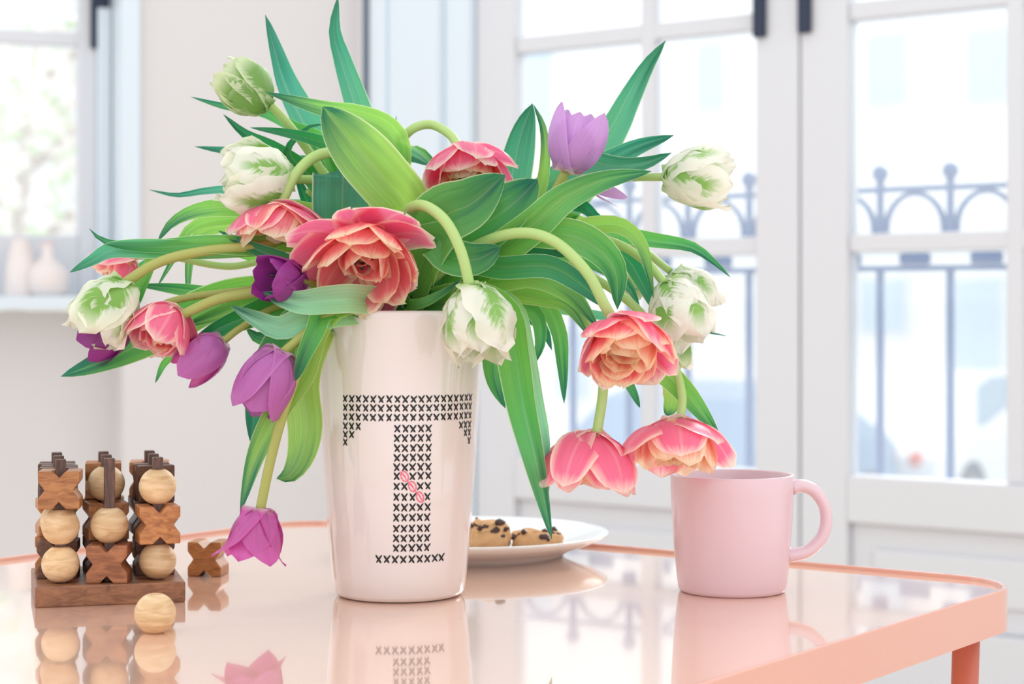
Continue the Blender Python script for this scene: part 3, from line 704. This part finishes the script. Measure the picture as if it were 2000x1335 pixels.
def petal(root, M4, prof, L, W, mat, curl=1.0, wave=.03, tip=.9, base=.30, kk=3.0, off=0, seed=0, ruffle=0, pk=.0, name='petal', label=None, r0=.0):
    """petal swept along a profile of tangent angles; local z is the axis of the blossom"""
    n, M = 13, 9; rr = random.Random(seed); ph = rr.uniform(0, 6.28); r, z = r0, 0.0; vv = []; uv = []; prv = None
    for i in range(n):
        t = i/(n-1)
        if i:
            th = math.radians(interp(prof, t-.5/(n-1))); r += math.sin(th)*L/(n-1); z += math.cos(th)*L/(n-1)
        th = math.radians(interp(prof, t)); N2 = (math.cos(th), -math.sin(th))     # outward normal in (r,z)
        w = W*(base+(1-base)*math.sin(min(t/.55, 1)*math.pi/2))*max(1-t**kk, 0)**tip if t < 1 else 0
        w = max(w, W*.03); Rc = max(abs(r)*1.05, W*.55)*curl+W*.12*t
        for j in range(M):
            s_ = -1+2*j/(M-1); a = s_*w/Rc
            x = r-Rc+Rc*math.cos(a); y = Rc*math.sin(a)
            d = wave*W*(math.sin(ph+5*t+2*s_)*abs(s_)+.5*math.sin(ph*2+3*t))
            if ruffle: d += ruffle*W*(math.sin(ph+17*t+s_*3)*abs(s_)**1.6*(.3+t)+.55*math.sin(ph*3+9*t-4*s_)*t)
            d += pk*W*math.exp(-(s_*4)**2)*-1
            vv.append(M4 @ Vector((x+N2[0]*(d+off), y, z+N2[1]*(d+off)))); uv.append(((s_+1)/2, t))
    ff = [(i*M+j, i*M+j+1, (i+1)*M+j+1, (i+1)*M+j) for i in range(n-1) for j in range(M-1)]
    o = link_mesh(name, vv, ff, mat, root, uv=uv)
    if label: o['label'] = label
    return o
def frame(base, axis, spin=0):
    """base: pixel point with depth offset; axis: (right, up, towards camera)"""
    o = vis(base); zz = Vector((axis[0], -axis[2], axis[1])).normalized(); x = zz.orthogonal().normalized()
    q = Matrix.Rotation(math.radians(spin), 4, 'Z')
    y = zz.cross(x); m = Matrix(((x.x, y.x, zz.x, o.x), (x.y, y.y, zz.y, o.y), (x.z, y.z, zz.z, o.z), (0, 0, 0, 1)))
    return m @ q
PX = D0/F
def single(root, base, axis, L, W, mat, spin=0, open_=0, seed=0, flare=0, mats=None, tp=.62):
    """six petalled tulip: three inner, three outer"""
    m = frame(base, axis, spin); rr = random.Random(seed)
    for ring in (1, 0):
        for k in range(3):
            a = math.radians(k*120+ring*60+rr.uniform(-7, 7)); q = m @ Matrix.Rotation(a, 4, 'Z'); o_ = open_+rr.uniform(-3, 5)
            pr = [(0, 82), (.15, 62-ring*4), (.35, 24+o_*.5), (.6, 0+o_*.9), (.82, -12+o_+flare*.6), (1, -16+o_+flare)]
            petal(root, q, pr, L*PX*(1-.05*ring)*rr.uniform(.97, 1.04), W*PX*1.12, (mats or [mat])[(k+ring) % len(mats or [1])], 1.05, .03, tp, .5, 3.2, off=-.0012*ring, seed=seed*31+k+ring*7, pk=.035)
    mb = MB(); q = m
    mb.tube([q @ Vector((0, 0, .002)), q @ Vector((0, 0, .017))], [.0028, .0022], 8); mb.build('pistil', PISTIL, root, smooth=True)
    for k in range(6):
        a = k*math.pi/3; mb = MB(); mb.tube([q @ Vector((.003*math.cos(a), .003*math.sin(a), .003)), q @ Vector((.007*math.cos(a), .007*math.sin(a), .012)), q @ Vector((.008*math.cos(a), .008*math.sin(a), .019))], [.0006, .0012, .0010], 6); mb.build('stamen', ANTHER, root, smooth=True)
def parrot(root, base, axis, L, W, mats, spin=0, seed=0, open_=0, ruffle=.10):
    m = frame(base, axis, spin); rr = random.Random(seed); n = 0
    for ring, cnt in ((2, 3), (1, 3), (0, 4)):
        for k in range(cnt):
            a = math.radians(k*360/cnt+ring*55+rr.uniform(-14, 14)); q = m @ Matrix.Rotation(a, 4, 'Z'); o_ = open_+rr.uniform(-4, 5)+(2-ring)*1.5
            pr = [(0, 84), (.14, 70-ring*5), (.32, 33+o_*.5), (.58, 3+o_), (.8, -20+o_), (1, -34+o_*1.2)]
            petal(root, q, pr, L*PX*rr.uniform(.92, 1.06)*(1 if ring else rr.uniform(.8, 1.0)), W*PX*rr.uniform(.9, 1.1), mats[n % len(mats)], 1.0, .05, .55, .5, 4.0, off=-.0016*ring, seed=seed*17+n, ruffle=ruffle, pk=.05); n += 1
def double(root, base, axis, L, W, spin=0, seed=0, open_=0, pal=None, rings=None, core=True):
    """peony tulip with many rounded petals"""
    m = frame(base, axis, spin); rr = random.Random(seed); n = 0
    pal = pal or [P_PINK, P_ROSE, P_PEACH, P_CORE]
    rings = rings or [(7, 1.0, 22, 0), (7, .95, 8, 1), (6, .86, -6, 2), (6, .74, -22, 2), (5, .62, -34, 3)]
    for cnt, ls, op, mi in rings:
        for k in range(cnt):
            a = math.radians(k*360/cnt+mi*25+rr.uniform(-13, 13)); q = m @ Matrix.Rotation(a, 4, 'Z') @ Matrix.Rotation(math.radians(rr.uniform(-13, 13)), 4, 'X')
            o_ = op+open_+rr.uniform(-14, 14)
            pr = [(0, 88), (.12, 78), (.3, 42+o_*.7), (.55, 12+o_), (.8, -8+o_), (1, -20+o_)]
            petal(root, q, pr, L*PX*ls*rr.uniform(.86, 1.10), W*PX*1.15*(1-.08*mi)*rr.uniform(.8, 1.15), pal[min(mi, len(pal)-1)], .86, .07, .5, .45, 3.6, off=-.0008*mi, seed=seed*13+n, ruffle=.022, pk=.04); n += 1
    if core:
        for k in range(6):
            a = k*math.pi/3+.3; rr_ = .0045; mb = MB(); mb.tube([m @ Vector((rr_*.4*math.cos(a), rr_*.4*math.sin(a), .002)), m @ Vector((rr_*math.cos(a), rr_*math.sin(a), .010)), m @ Vector((rr_*1.3*math.cos(a), rr_*1.3*math.sin(a), .019))], [.0007, .0014, .0012], 6); mb.build('stamen', ANTHER, root, smooth=True)
        mb = MB(); mb.tube([m @ Vector((0, 0, .001)), m @ Vector((0, 0, .014)), m @ Vector((0, 0, .016))], [.0026, .0024, .0034], 8); mb.build('pistil', PISTIL, root, smooth=True)

GP, GU, GK = 'white and green parrot tulips in the vase', 'purple tulips in the vase', 'double pink tulips in the vase'
# ---- white and green
t = tulip('closed green parrot tulip bud pointing up left at the top of the bouquet', GP)
stem(t, [(690, 430, .02), (620, 320, .02), (565, 245, .01), (524, 200, 0)], 10, 0); parrot(t, (528, 208, 0), (-.80, .56, .12), 152, 38, [W_B], 20, 5, 0, .05)
leaf(t, [(720, 400, .05), (650, 320, .06), (600, 245, .06), (560, 165, .06), (540, 105, .05), (518, 29, .05)], 54, 'T', .35, roll=20)
leaf(t, [(640, 300, .04), (575, 250, .04), (510, 218, .03), (440, 208, .03), (372, 189, .03)], 24, 'G', .3)
leaf(t, [(735, 400, .07), (718, 290, .07), (694, 200, .07), (668, 120, .07), (652, 60, .06), (660, -8, .06)], 46, 'T', .4, roll=25)
t = tulip('white and green parrot tulip pointing left below the green bud', GP)
stem(t, [(720, 420, .0), (670, 362, 0), (620, 352, -.01), (568, 350, -.02)], 10, 0); parrot(t, (573, 349, -.02), (-.98, .02, .18), 178, 54, [W_A, W_C, W_C], 75, 8, 5, .12)
leaf(t, [(690, 400, .03), (620, 350, .03), (540, 293, .02), (480, 262, .02), (436, 223, .02)], 34, 'D', .3)
leaf(t, [(640, 350, .04), (560, 315, .04), (480, 298, .03), (425, 292, .03), (380, 286, .03)], 28, 'T', .3)
leaf(t, [(730, 340, .02), (680, 300, .01), (620, 275, .01), (560, 260, .0), (488, 249, 0)], 28, 'D', .3)
t = tulip('white and green parrot tulip hanging at the far left of the bouquet', GP)
stem(t, [(600, 478, -.02), (500, 482, -.04), (400, 490, -.05), (310, 512, -.055), (238, 556, -.06)], 11, 1); parrot(t, (246, 549, -.06), (-.50, -.84, .25), 165, 60, [W_C, W_A, W_C], 30, 12, 8, .12)
leaf(t, [(600, 480, -.03), (500, 482, -.04), (400, 478, -.05), (300, 482, -.05), (230, 478, -.05), (195, 466, -.05), (174, 446, -.05)], 36, 'G', .3, roll=10, wave=.02, peak=.35, blunt=1.3)
leaf(t, [(520, 492, -.035), (400, 490, -.045), (300, 486, -.05), (220, 488, -.05), (180, 508, -.05), (136, 532, -.05)], 32, 'T', .3, into=False, wave=.02)
leaf(t, [(305, 478, -.045), (292, 520, -.045), (268, 575, -.045), (230, 647, -.045)], 24, 'D', .3, into=False)
t = tulip('white and green parrot tulip hanging over the front of the vase rim', GP)
stem(t, [(790, 440, -.03), (800, 408, -.05), (830, 402, -.07), (870, 432, -.085), (900, 490, -.09), (918, 560, -.09)], 11.5, 0); parrot(t, (920, 556, -.09), (.14, -.98, .12), 178, 57, [W_A, W_C, W_A], 10, 21, 4, .13)
leaf(t, [(840, 470, -.05), (880, 500, -.06), (930, 505, -.07), (978, 482, -.07)], 60, 'G', .2, into=True, blunt=3, base_w=.6)
t = tulip('white and green parrot tulip pointing right at the top right', GP)
stem(t, [(900, 480, .02), (1060, 400, .03), (1200, 352, .02), (1300, 345, .0)], 9, 0); parrot(t, (1294, 345, 0), (.985, -.04, .15), 168, 55, [W_A], 40, 27, 6, .10)
leaf(t, [(960, 460, .05), (1080, 420, .05), (1190, 262, .05), (1228, 190, .05), (1262, 128, .05), (1300, 79, .05)], 58, 'T', .35, roll=15, peak=.62)
leaf(t, [(980, 440, .03), (1090, 370, .03), (1160, 330, .03), (1240, 288, .02), (1316, 264, .02)], 44, 'T', .35, roll=10, peak=.68)
leaf(t, [(990, 430, .02), (1080, 350, .01), (1140, 318, .01), (1210, 325, 0), (1262, 318, 0), (1312, 298, 0)], 40, 'T', .35, peak=.7)
t = tulip('front one of the two white and green parrot tulips hanging at the right', GP)
stem(t, [(930, 500, 0), (1080, 455, 0), (1190, 470, -.01), (1260, 510, -.02), (1302, 558, -.03)], 9.5, 0); parrot(t, (1304, 548, -.03), (.34, -.92, .2), 162, 60, [W_A], 55, 33, 8, .10)
leaf(t, [(960, 470, .02), (1100, 450, .02), (1200, 458, .01), (1280, 470, 0), (1350, 482, 0), (1395, 512, 0), (1427, 542, 0)], 30, 'G', .3, peak=.6)
leaf(t, [(1000, 490, .0), (1110, 452, -.01), (1200, 438, -.02), (1248, 470, -.03), (1266, 525, -.04), (1276, 582, -.04)], 36, 'L', .3, peak=.45)
t = tulip('rear one of the two white and green parrot tulips hanging at the right', GP)
stem(t, [(930, 480, .04), (1100, 430, .05), (1220, 465, .05), (1310, 530, .04)], 8.5, 0); parrot(t, (1310, 532, .04), (.62, -.76, .0), 150, 55, [W_A], 10, 39, 5, .10)
leaf(t, [(1380, 640, .03), (1418, 655, .03)], 12, 'T', .2, into=False) if False else None
leaf(t, [(1000, 480, .01), (1154, 474, 0), (1220, 500, 0), (1252, 548, -.005), (1290, 625, -.005)], 34, 'D', .3, peak=.7)
t = tulip('small half hidden white parrot tulip below the hanging pair at the right', GP)
stem(t, [(930, 500, .05), (1100, 470, .06), (1250, 560, .06), (1305, 640, .05)], 8, 0); parrot(t, (1303, 640, .05), (.12, -.99, 0), 120, 34, [W_A, W_B], 10, 45, 2, .08)
leaf(t, [(1050, 600, .06), (1200, 620, .05), (1340, 640, .05), (1420, 656, .05)], 16, 'T', .2)
t = tulip('pale green parrot tulip bud half hidden behind the arching leaves at right', GP)
stem(t, [(900, 510, .06), (1080, 480, .07), (1200, 510, .07), (1222, 535, .07)], 7, 0); parrot(t, (1222, 532, .07), (.5, -.86, 0), 80, 24, [W_A, W_B], 10, 50, 0, .08)
# ---- purple
t = tulip('lilac tulip standing upright at the upper right of the bouquet', GU)
stem(t, [(880, 560, .0), (960, 500, -.02), (1040, 430, -.03), (1080, 380, -.035), (1105, 335, -.04)], 10, 1); single(t, (1106, 338, -.04), (.28, .96, .05), 150, 50, P_LILAC, 35, 6, 3, tp=.8)
leaf(t, [(950, 500, .0), (1010, 440, -.01), (1046, 390, -.02), (1061, 330, -.02), (1060, 255, -.02), (1042, 204, -.01)], 24, 'L', .35, roll=20)
leaf(t, [(940, 470, .03), (990, 400, .03), (1005, 330, .03), (1020, 260, .03), (1040, 202, .03)], 62, 'T', .3, roll=10, peak=.72)
t = tulip('lilac tulip mostly hidden by a leaf with two petals reaching right', GU)
stem(t, [(900, 540, .0), (1010, 460, .0), (1090, 395, -.01), (1130, 352, -.02)], 8, 1); 
m_ = frame((1140, 350, -.03), (.94, -.3, .1), 0)
for k in range(5): petal(t, m_ @ Matrix.Rotation(math.radians(72*k+15), 4, 'Z'), [(0, 70), (.2, 30), (.6, 6), (1, 2+3*k)], 100*PX, 14*PX, P_LILAC, 1, .03, .8, .5, 3, seed=k)
leaf(t, [(880, 560, -.03), (960, 500, -.04), (1040, 440, -.05), (1100, 388, -.055), (1180, 352, -.055), (1272, 334, -.05)], 58, 'G', .25, peak=.45)
t = tulip('dark purple tulip opening left in front between the pink blossoms', GU)
stem(t, [(700, 560, -.03), (640, 560, -.05), (590, 548, -.06)], 9, 1); single(t, (588, 546, -.065), (-.72, .02, .62), 108, 48, P_DARK, 20, 12, 6)
leaf(t, [(700, 590, -.02), (640, 560, -.04), (560, 512, -.045), (490, 482, -.045), (426, 450, -.045)], 30, 'D', .35)
leaf(t, [(700, 584, -.065), (640, 586, -.075), (590, 590, -.08), (545, 582, -.08), (514, 570, -.08)], 46, 'M', .25, blunt=1.6)
t = tulip('purple tulip hanging down left beside the left edge of the vase', GU)
stem(t, [(660, 600, -.05), (610, 640, -.07), (551, 690, -.075)], 10, 1); single(t, (552, 682, -.075), (-.42, -.90, .1), 160, 56, P_PURPLE, 5, 3, 9)
leaf(t, [(690, 606, -.05), (640, 612, -.065), (590, 625, -.07), (545, 640, -.07), (500, 622, -.07), (450, 597, -.07)], 46, 'M', .25, wave=.08, peak=.55)
leaf(t, [(650, 606, -.03), (585, 640, -.04), (535, 700, -.05), (502, 780, -.05), (489, 863, -.05)], 74, 'D', .3, peak=.3)
t = tulip('purple tulip pointing down left between the pink tulip and the vase', GU)
stem(t, [(640, 590, -.02), (540, 600, -.03), (470, 640, -.04), (434, 668, -.045)], 8, 1); single(t, (438, 663, -.045), (-.76, -.62, .1), 128, 38, P_PURPLE, 50, 0, 12, mats=[P_PURPLE, P_MAG])
leaf(t, [(660, 580, -.02), (560, 590, -.03), (480, 620, -.035), (420, 645, -.04), (362, 680, -.04)], 44, 'D', .3)
leaf(t, [(420, 650, -.02), (350, 690, -.02), (322, 708, -.02), (303, 748, -.02)], 13, 'G', .3, into=False)
t = tulip('dark purple tulip under the white parrot tulip at the far left', GU)
stem(t, [(600, 560, -.02), (450, 570, -.03), (330, 590, -.04), (250, 640, -.045)], 8, 1); single(t, (258, 628, -.04), (-.9, -.40, .05), 125, 42, P_DARK, 50, 8, 15, flare=8)
leaf(t, [(600, 570, .0), (480, 575, -.01), (400, 600, -.02), (330, 640, -.03), (250, 682, -.035), (180, 713, -.04), (119, 735, -.04)], 62, 'G', .25, peak=.62)
t = tulip('magenta tulip hanging lowest, just above the table left of the vase', GU)
stem(t, [(662, 606, -.055), (616, 640, -.07), (590, 700, -.075), (555, 800, -.075), (528, 900, -.075), (508, 996, -.075)], 10.5, 1); single(t, (507, 990, -.075), (-.14, -.98, .1), 132, 56, P_MAG, 30, 6, 18, flare=62, tp=.95)
leaf(t, [(655, 604, -.06), (612, 660, -.065), (592, 730, -.065), (545, 800, -.07), (500, 890, -.07), (469, 1000, -.07)], 42, 'L', .25, peak=.55, roll=10)
leaf(t, [(650, 606, -.03), (606, 680, -.045), (590, 750, -.05), (598, 830, -.05), (588, 890, -.05), (565, 928, -.055), (540, 934, -.065)], 60, 'L', .25, peak=.6, blunt=1.6)
leaf(t, [(640, 606, -.065), (614, 650, -.078), (592, 700, -.083), (577, 745, -.083)], 34, 'G', .4, peak=.4, blunt=2.5)
# ---- pink doubles
t = tulip('largest double pink tulip facing forward above the left of the vase', GK)
stem(t, [(760, 560, .0), (744, 520, -.025), (724, 488, -.05)], 11, 0)
double(t, (714, 474, -.055), (-.02, -.62, .74), 182, 56, 10, 4, 12, pal=[P_PINK, P_ROSE, P_ROSE, P_CORE], rings=[(8, .88, 34, 0), (7, .88, 20, 1), (6, .80, 6, 1), (5, .62, -8, 2), (4, .48, -28, 3)])
leaf(t, [(770, 540, .0), (790, 450, -.01), (790, 400, -.03), (748, 350, -.045), (705, 300, -.05), (668, 256, -.05), (630, 208, -.045)], 92, 'L', .26, peak=.74, wave=.05, base_w=.12)
leaf(t, [(700, 520, -.01), (672, 450, -.02), (667, 400, -.03), (668, 360, -.035), (668, 338, -.035), (670, 342, -.02)], 92, 'T', .15, peak=.8, blunt=6, wave=.01)
t = tulip('double pink tulip seen from the side above the dark purple tulip', GK)
stem(t, [(640, 470, .03), (560, 410, .02)], 8, 0, name='stem')
stem(t, [(640, 430, .01), (680, 330, -.01), (650, 298, -.02), (600, 312, -.03), (565, 360, -.035), (550, 400, -.035)], 11.5, 0, into=False, name='arched_stem') if False else None
double(t, (540, 398, -.03), (.04, -.98, .16), 142, 50, 15, 7, 16)
leaf(t, [(690, 440, .0), (600, 415, .0), (500, 404, -.005), (400, 408, -.01), (340, 432, -.01), (306, 474, -.01)], 36, 'L', .3, peak=.6)
leaf(t, [(640, 430, .02), (540, 425, .02), (430, 428, .02), (370, 448, .02), (336, 510, .02), (306, 562, .02)], 24, 'L', .3)
leaf(t, [(650, 440, .03), (500, 440, .03), (400, 450, .03), (372, 500, .03), (366, 600, .03)], 26, 'L', .3)
leaf(t, [(640, 420, .04), (520, 398, .04), (450, 372, .04), (400, 373, .04), (345, 381, .04), (290, 370, .04)], 18, 'T', .25)
t = tulip('double pink tulip at the top middle on an arched stem', GK)
stem(t, [(770, 480, .0), (762, 380, .01), (775, 300, .01), (800, 256, 0), (840, 243, 0), (878, 262, -.01), (898, 290, -.02)], 10, 0); double(t, (912, 296, -.02), (.03, -.86, .50), 130, 48, 0, 9, 18, pal=[P_PINK, P_PINK, P_ROSE, P_CORE])
leaf(t, [(800, 540, -.02), (830, 470, -.045), (868, 420, -.06), (920, 395, -.065), (986, 341, -.065)], 100, 'G', .34, peak=.66, wave=.16)
leaf(t, [(820, 600, -.02), (850, 530, -.03), (900, 465, -.04), (970, 420, -.045), (1010, 390, -.045), (1050, 350, -.04)], 96, 'G', .25, peak=.6, blunt=1.6, wave=.1)
t = tulip('double pink tulip turned right at the left of the bouquet', GK)
stem(t, [(640, 560, -.02), (560, 562, -.04), (490, 572, -.045), (420, 586, -.05), (350, 618, -.055)], 11, 1); double(t, (335, 602, -.05), (-.22, -.84, .48), 122, 46, 40, 14, -10, pal=[P_PINK, P_PINK, P_ROSE, P_ROSE])
leaf(t, [(600, 590, .0), (480, 590, .0), (400, 572, -.01), (330, 562, -.01), (262, 556, -.01)], 30, 'G', .35)
leaf(t, [(640, 580, -.01), (560, 590, -.02), (500, 590, -.03), (430, 612, -.03), (350, 640, -.03)], 36, 'L', .3)
t = tulip('double pink tulip half hidden behind the white parrot tulip at left', GK)
stem(t, [(600, 500, .02), (450, 520, .03), (330, 500, .02), (262, 500, .0)], 8, 0); double(t, (258, 500, .01), (-.55, -.55, .2), 100, 36, 10, 19, 0, pal=[P_PINK, P_ROSE, P_PEACH, P_CORE])
leaf(t, [(500, 500, .03), (380, 480, .03), (280, 520, .02), (240, 560, .0), (215, 558, 0), (190, 545, 0)], 24, 'G', .3)
t = tulip('peach pink tulip glimpsed below left of the pink tulip', GK)
stem(t, [(600, 580, .02), (450, 610, .02), (330, 625, .0), (270, 640, .0)], 7, 1); double(t, (290, 632, .0), (-.2, -.85, .0), 84, 34, 10, 23, 2, pal=[P_ROSE, P_PEACH, P_PEACH, P_CORE])
t = tulip('large double peach pink tulip facing forward right of the vase', GK)
stem(t, [(850, 540, -.03), (930, 480, -.05), (1010, 455, -.065), (1080, 470, -.075), (1145, 530, -.085), (1182, 598, -.085), (1204, 634, -.078)], 11.5, 0); double(t, (1218, 632, -.075), (.02, -.78, .62), 160, 56, 5, 28, 8, pal=[P_PINK, P_ROSE, P_PEACH, P_ROSE], rings=[(7, .98, 22, 0), (7, .95, 10, 1), (7, .85, -2, 2), (6, .68, -14, 2), (4, .5, -26, 3)])
leaf(t, [(960, 470, -.03), (1090, 456, -.05), (1160, 480, -.055), (1202, 530, -.06), (1206, 604, -.06)], 52, 'G', .25, peak=.72)
leaf(t, [(900, 520, -.04), (985, 522, -.05), (1070, 520, -.06), (1130, 552, -.06), (1192, 606, -.06)], 38, 'D', .3, peak=.7)
leaf(t, [(880, 540, -.03), (970, 545, -.04), (1040, 538, -.045), (1110, 570, -.05), (1170, 640, -.05)], 46, 'L', .3, peak=.55)
leaf(t, [(1180, 690, -.04), (1225, 745, -.04), (1250, 796, -.04)], 16, 'D', .3, into=False)
t = tulip('double pink tulip hanging face down under the large peach one', GK)
stem(t, [(900, 540, .0), (1020, 530, .0), (1130, 600, -.02), (1172, 700, -.04), (1178, 760, -.045), (1164, 856, -.05)], 11, 0); double(t, (1150, 842, -.05), (-.03, -.99, .06), 152, 54, 28, 31, 0, pal=[P_PINK, P_PINK, P_ROSE, P_CORE], core=False)
leaf(t, [(920, 580, -.04), (985, 610, -.055), (1003, 690, -.06), (1020, 790, -.06), (1045, 900, -.06), (1078, 1053, -.06)], 56, 'G', .35, peak=.35, roll=15, wave=.03)
leaf(t, [(930, 570, -.03), (1000, 600, -.04), (1024, 680, -.045), (1044, 780, -.05), (1062, 860, -.05), (1072, 960, -.055)], 34, 'M', .3, peak=.45)
leaf(t, [(930, 560, .0), (1050, 585, .0), (1088, 640, .0), (1098, 710, .0), (1102, 788, .0)], 28, 'G', .3, peak=.65)
leaf(t, [(920, 580, .0), (1000, 600, -.01), (1046, 612, -.01), (1055, 670, -.01), (1034, 725, -.01)], 30, 'G', .3)
t = tulip('double peach pink tulip hanging in front of the mug rim', GK)
stem(t, [(930, 530, .0), (1080, 510, .0), (1230, 590, -.02), (1310, 700, -.03), (1332, 770, -.035), (1328, 822, -.04)], 9.5, 0); double(t, (1320, 820, -.04), (.04, -.93, .36), 146, 52, 15, 37, 16, pal=[P_PINK, P_PEACH, P_PEACH, P_PEACH])
leaf(t, [(1180, 640, -.02), (1268, 705, -.03), (1310, 738, -.03), (1350, 780, -.03), (1405, 849, -.03)], 40, 'G', .35, peak=.45, into=False)
leaf(t, [(930, 560, -.02), (990, 570, -.03), (1060, 582, -.035), (1110, 600, -.04), (1150, 655, -.04)], 32, 'L', .3)
leaf(t, [(930, 590, -.02), (975, 620, -.03), (966, 690, -.03), (968, 745, -.03), (987, 797, -.03)], 48, 'G', .3, peak=.6)
leaf(t, [(1300, 740, -.01), (1312, 780, -.02), (1302, 812, -.02)], 26, 'L', .2, into=False, blunt=2)

# ---- further stems and leaves filling the middle of the bouquet, each on its own green shoot
def shoot(label, st, leaves, mat=0):
    r_ = thing('tulip_shoot', VC+Vector((0, 0, .02)), label, 'flower', 'leafy tulip shoots in the vase'); stem(r_, st, 8.5, mat)
    for a in leaves: leaf(r_, *a[0], **a[1])
shoot('leafy tulip shoot with an arched lime leaf at the top of the bouquet', [(770, 520, .04), (760, 420, .04), (752, 330, .04)],
      [(([(760, 420, .0), (778, 300, -.01), (755, 250, -.01), (700, 226, -.02), (640, 214, -.02), (580, 198, -.02), (519, 180, -.02)], 46, 'L', .3), dict(peak=.42)),
       (([(760, 400, .03), (768, 300, .04), (774, 225, .04)], 18, 'T', .3), {}),
       (([(740, 380, .01), (760, 305, 0), (800, 300, -.01), (843, 324, -.01)], 44, 'M', .25), dict(peak=.7)),
       (([(760, 400, .04), (790, 310, .03), (820, 295, .03), (860, 330, .03)], 30, 'L', .25), {})])
shoot('leafy tulip shoot with deep green leaves behind the largest pink tulip', [(740, 540, .03), (680, 440, .03), (600, 370, .03)],
      [(([(700, 460, .03), (620, 420, .03), (586, 360, .03), (578, 330, .03)], 30, 'D', .3), dict(peak=.6)),
       (([(700, 430, .04), (620, 350, .04), (560, 330, .04), (520, 330, .04)], 40, 'G', .3), {}),
       (([(700, 420, .02), (640, 390, .02), (600, 350, .02), (560, 300, .02), (600, 250, .02), (640, 243, .02)], 18, 'D', .3), {}),
       (([(700, 500, .03), (660, 400, .04), (640, 330, .04), (600, 280, .05), (560, 250, .05)], 46, 'G', .3), {}),
       (([(730, 500, .02), (650, 470, .02), (590, 440, .03), (540, 380, .03)], 60, 'D', .3), {})])
shoot('leafy tulip shoot with broad leaves standing behind the vase rim', [(800, 560, .03), (850, 480, .04), (900, 430, .04)],
      [(([(800, 580, -.01), (790, 520, -.02), (800, 470, -.02), (850, 420, -.02)], 110, 'G', .2), dict(into=True, peak=.5)),
       (([(760, 590, .0), (770, 540, .0), (750, 450, .0), (735, 390, .0)], 90, 'D', .2), {}),
       (([(720, 590, .01), (720, 500, .01), (725, 420, .01), (720, 370, .01)], 60, 'L', .2), {}),
       (([(860, 590, .0), (900, 540, .0), (960, 480, .0), (1030, 420, .0)], 90, 'D', .2), {}),
       (([(850, 590, -.03), (900, 530, -.03), (960, 490, -.03), (1040, 480, -.03), (1110, 500, -.03)], 60, 'D', .2), {}),
       (([(800, 596, -.04), (830, 590, -.05), (870, 568, -.05), (900, 545, -.05)], 18, 'G', .2), {})])
shoot('leafy tulip shoot spreading dark leaves to the right behind the arched stem', [(840, 560, .03), (940, 480, .04), (1040, 440, .04)],
      [(([(960, 470, .04), (1060, 400, .04), (1130, 400, .04), (1165, 425, .03), (1205, 452, .03)], 34, 'D', .3), dict(peak=.6)),
       (([(930, 520, .02), (1040, 490, .02), (1140, 500, .02), (1220, 550, .02), (1250, 600, .02)], 40, 'G', .3), {}),
       (([(930, 540, .03), (1060, 530, .03), (1130, 560, .03), (1180, 600, .03)], 40, 'D', .3), {}),
       (([(950, 470, .05), (1040, 430, .05), (1140, 440, .05), (1230, 500, .05)], 40, 'L', .3), {}),
       (([(950, 440, .05), (1020, 400, .05), (1090, 370, .05), (1130, 340, .05)], 50, 'L', .3), {}),
       (([(940, 590, .02), (1020, 610, .02), (1060, 640, .02), (1078, 684, .02)], 32, 'D', .3), {}),
       (([(900, 460, .05), (950, 400, .05), (985, 350, .05), (1020, 330, .05)], 60, 'D', .3), {})])
shoot('leafy tulip shoot spreading low to the left over the vase rim', [(740, 580, .0), (660, 560, .0), (600, 570, -.01)],
      [(([(700, 596, -.02), (620, 600, -.03), (560, 640, -.03), (510, 660, -.03), (480, 640, -.03)], 50, 'G', .3), {}),
       (([(700, 580, -.01), (620, 550, -.02), (560, 540, -.02), (500, 560, -.02)], 44, 'D', .3), {}),
       (([(720, 590, -.03), (690, 590, -.05), (670, 580, -.06), (640, 570, -.06)], 60, 'G', .25), {}),
       (([(760, 598, -.03), (760, 585, -.04), (780, 560, -.04), (800, 540, -.04)], 60, 'D', .25), {})])
# arched stem of the sideways pink tulip
for o in list(C.objects):
    if o.get('label') == 'double pink tulip seen from the side above the dark purple tulip':
        stem(o, [(720, 440, .0), (715, 370, .0), (700, 310, -.01), (662, 297, -.02), (615, 306, -.025), (578, 340, -.03), (550, 395, -.03)], 11.5, 0, into=False, name='arched_stem')

for o in C.objects:
    if '_o' in o.keys(): del o['_o']
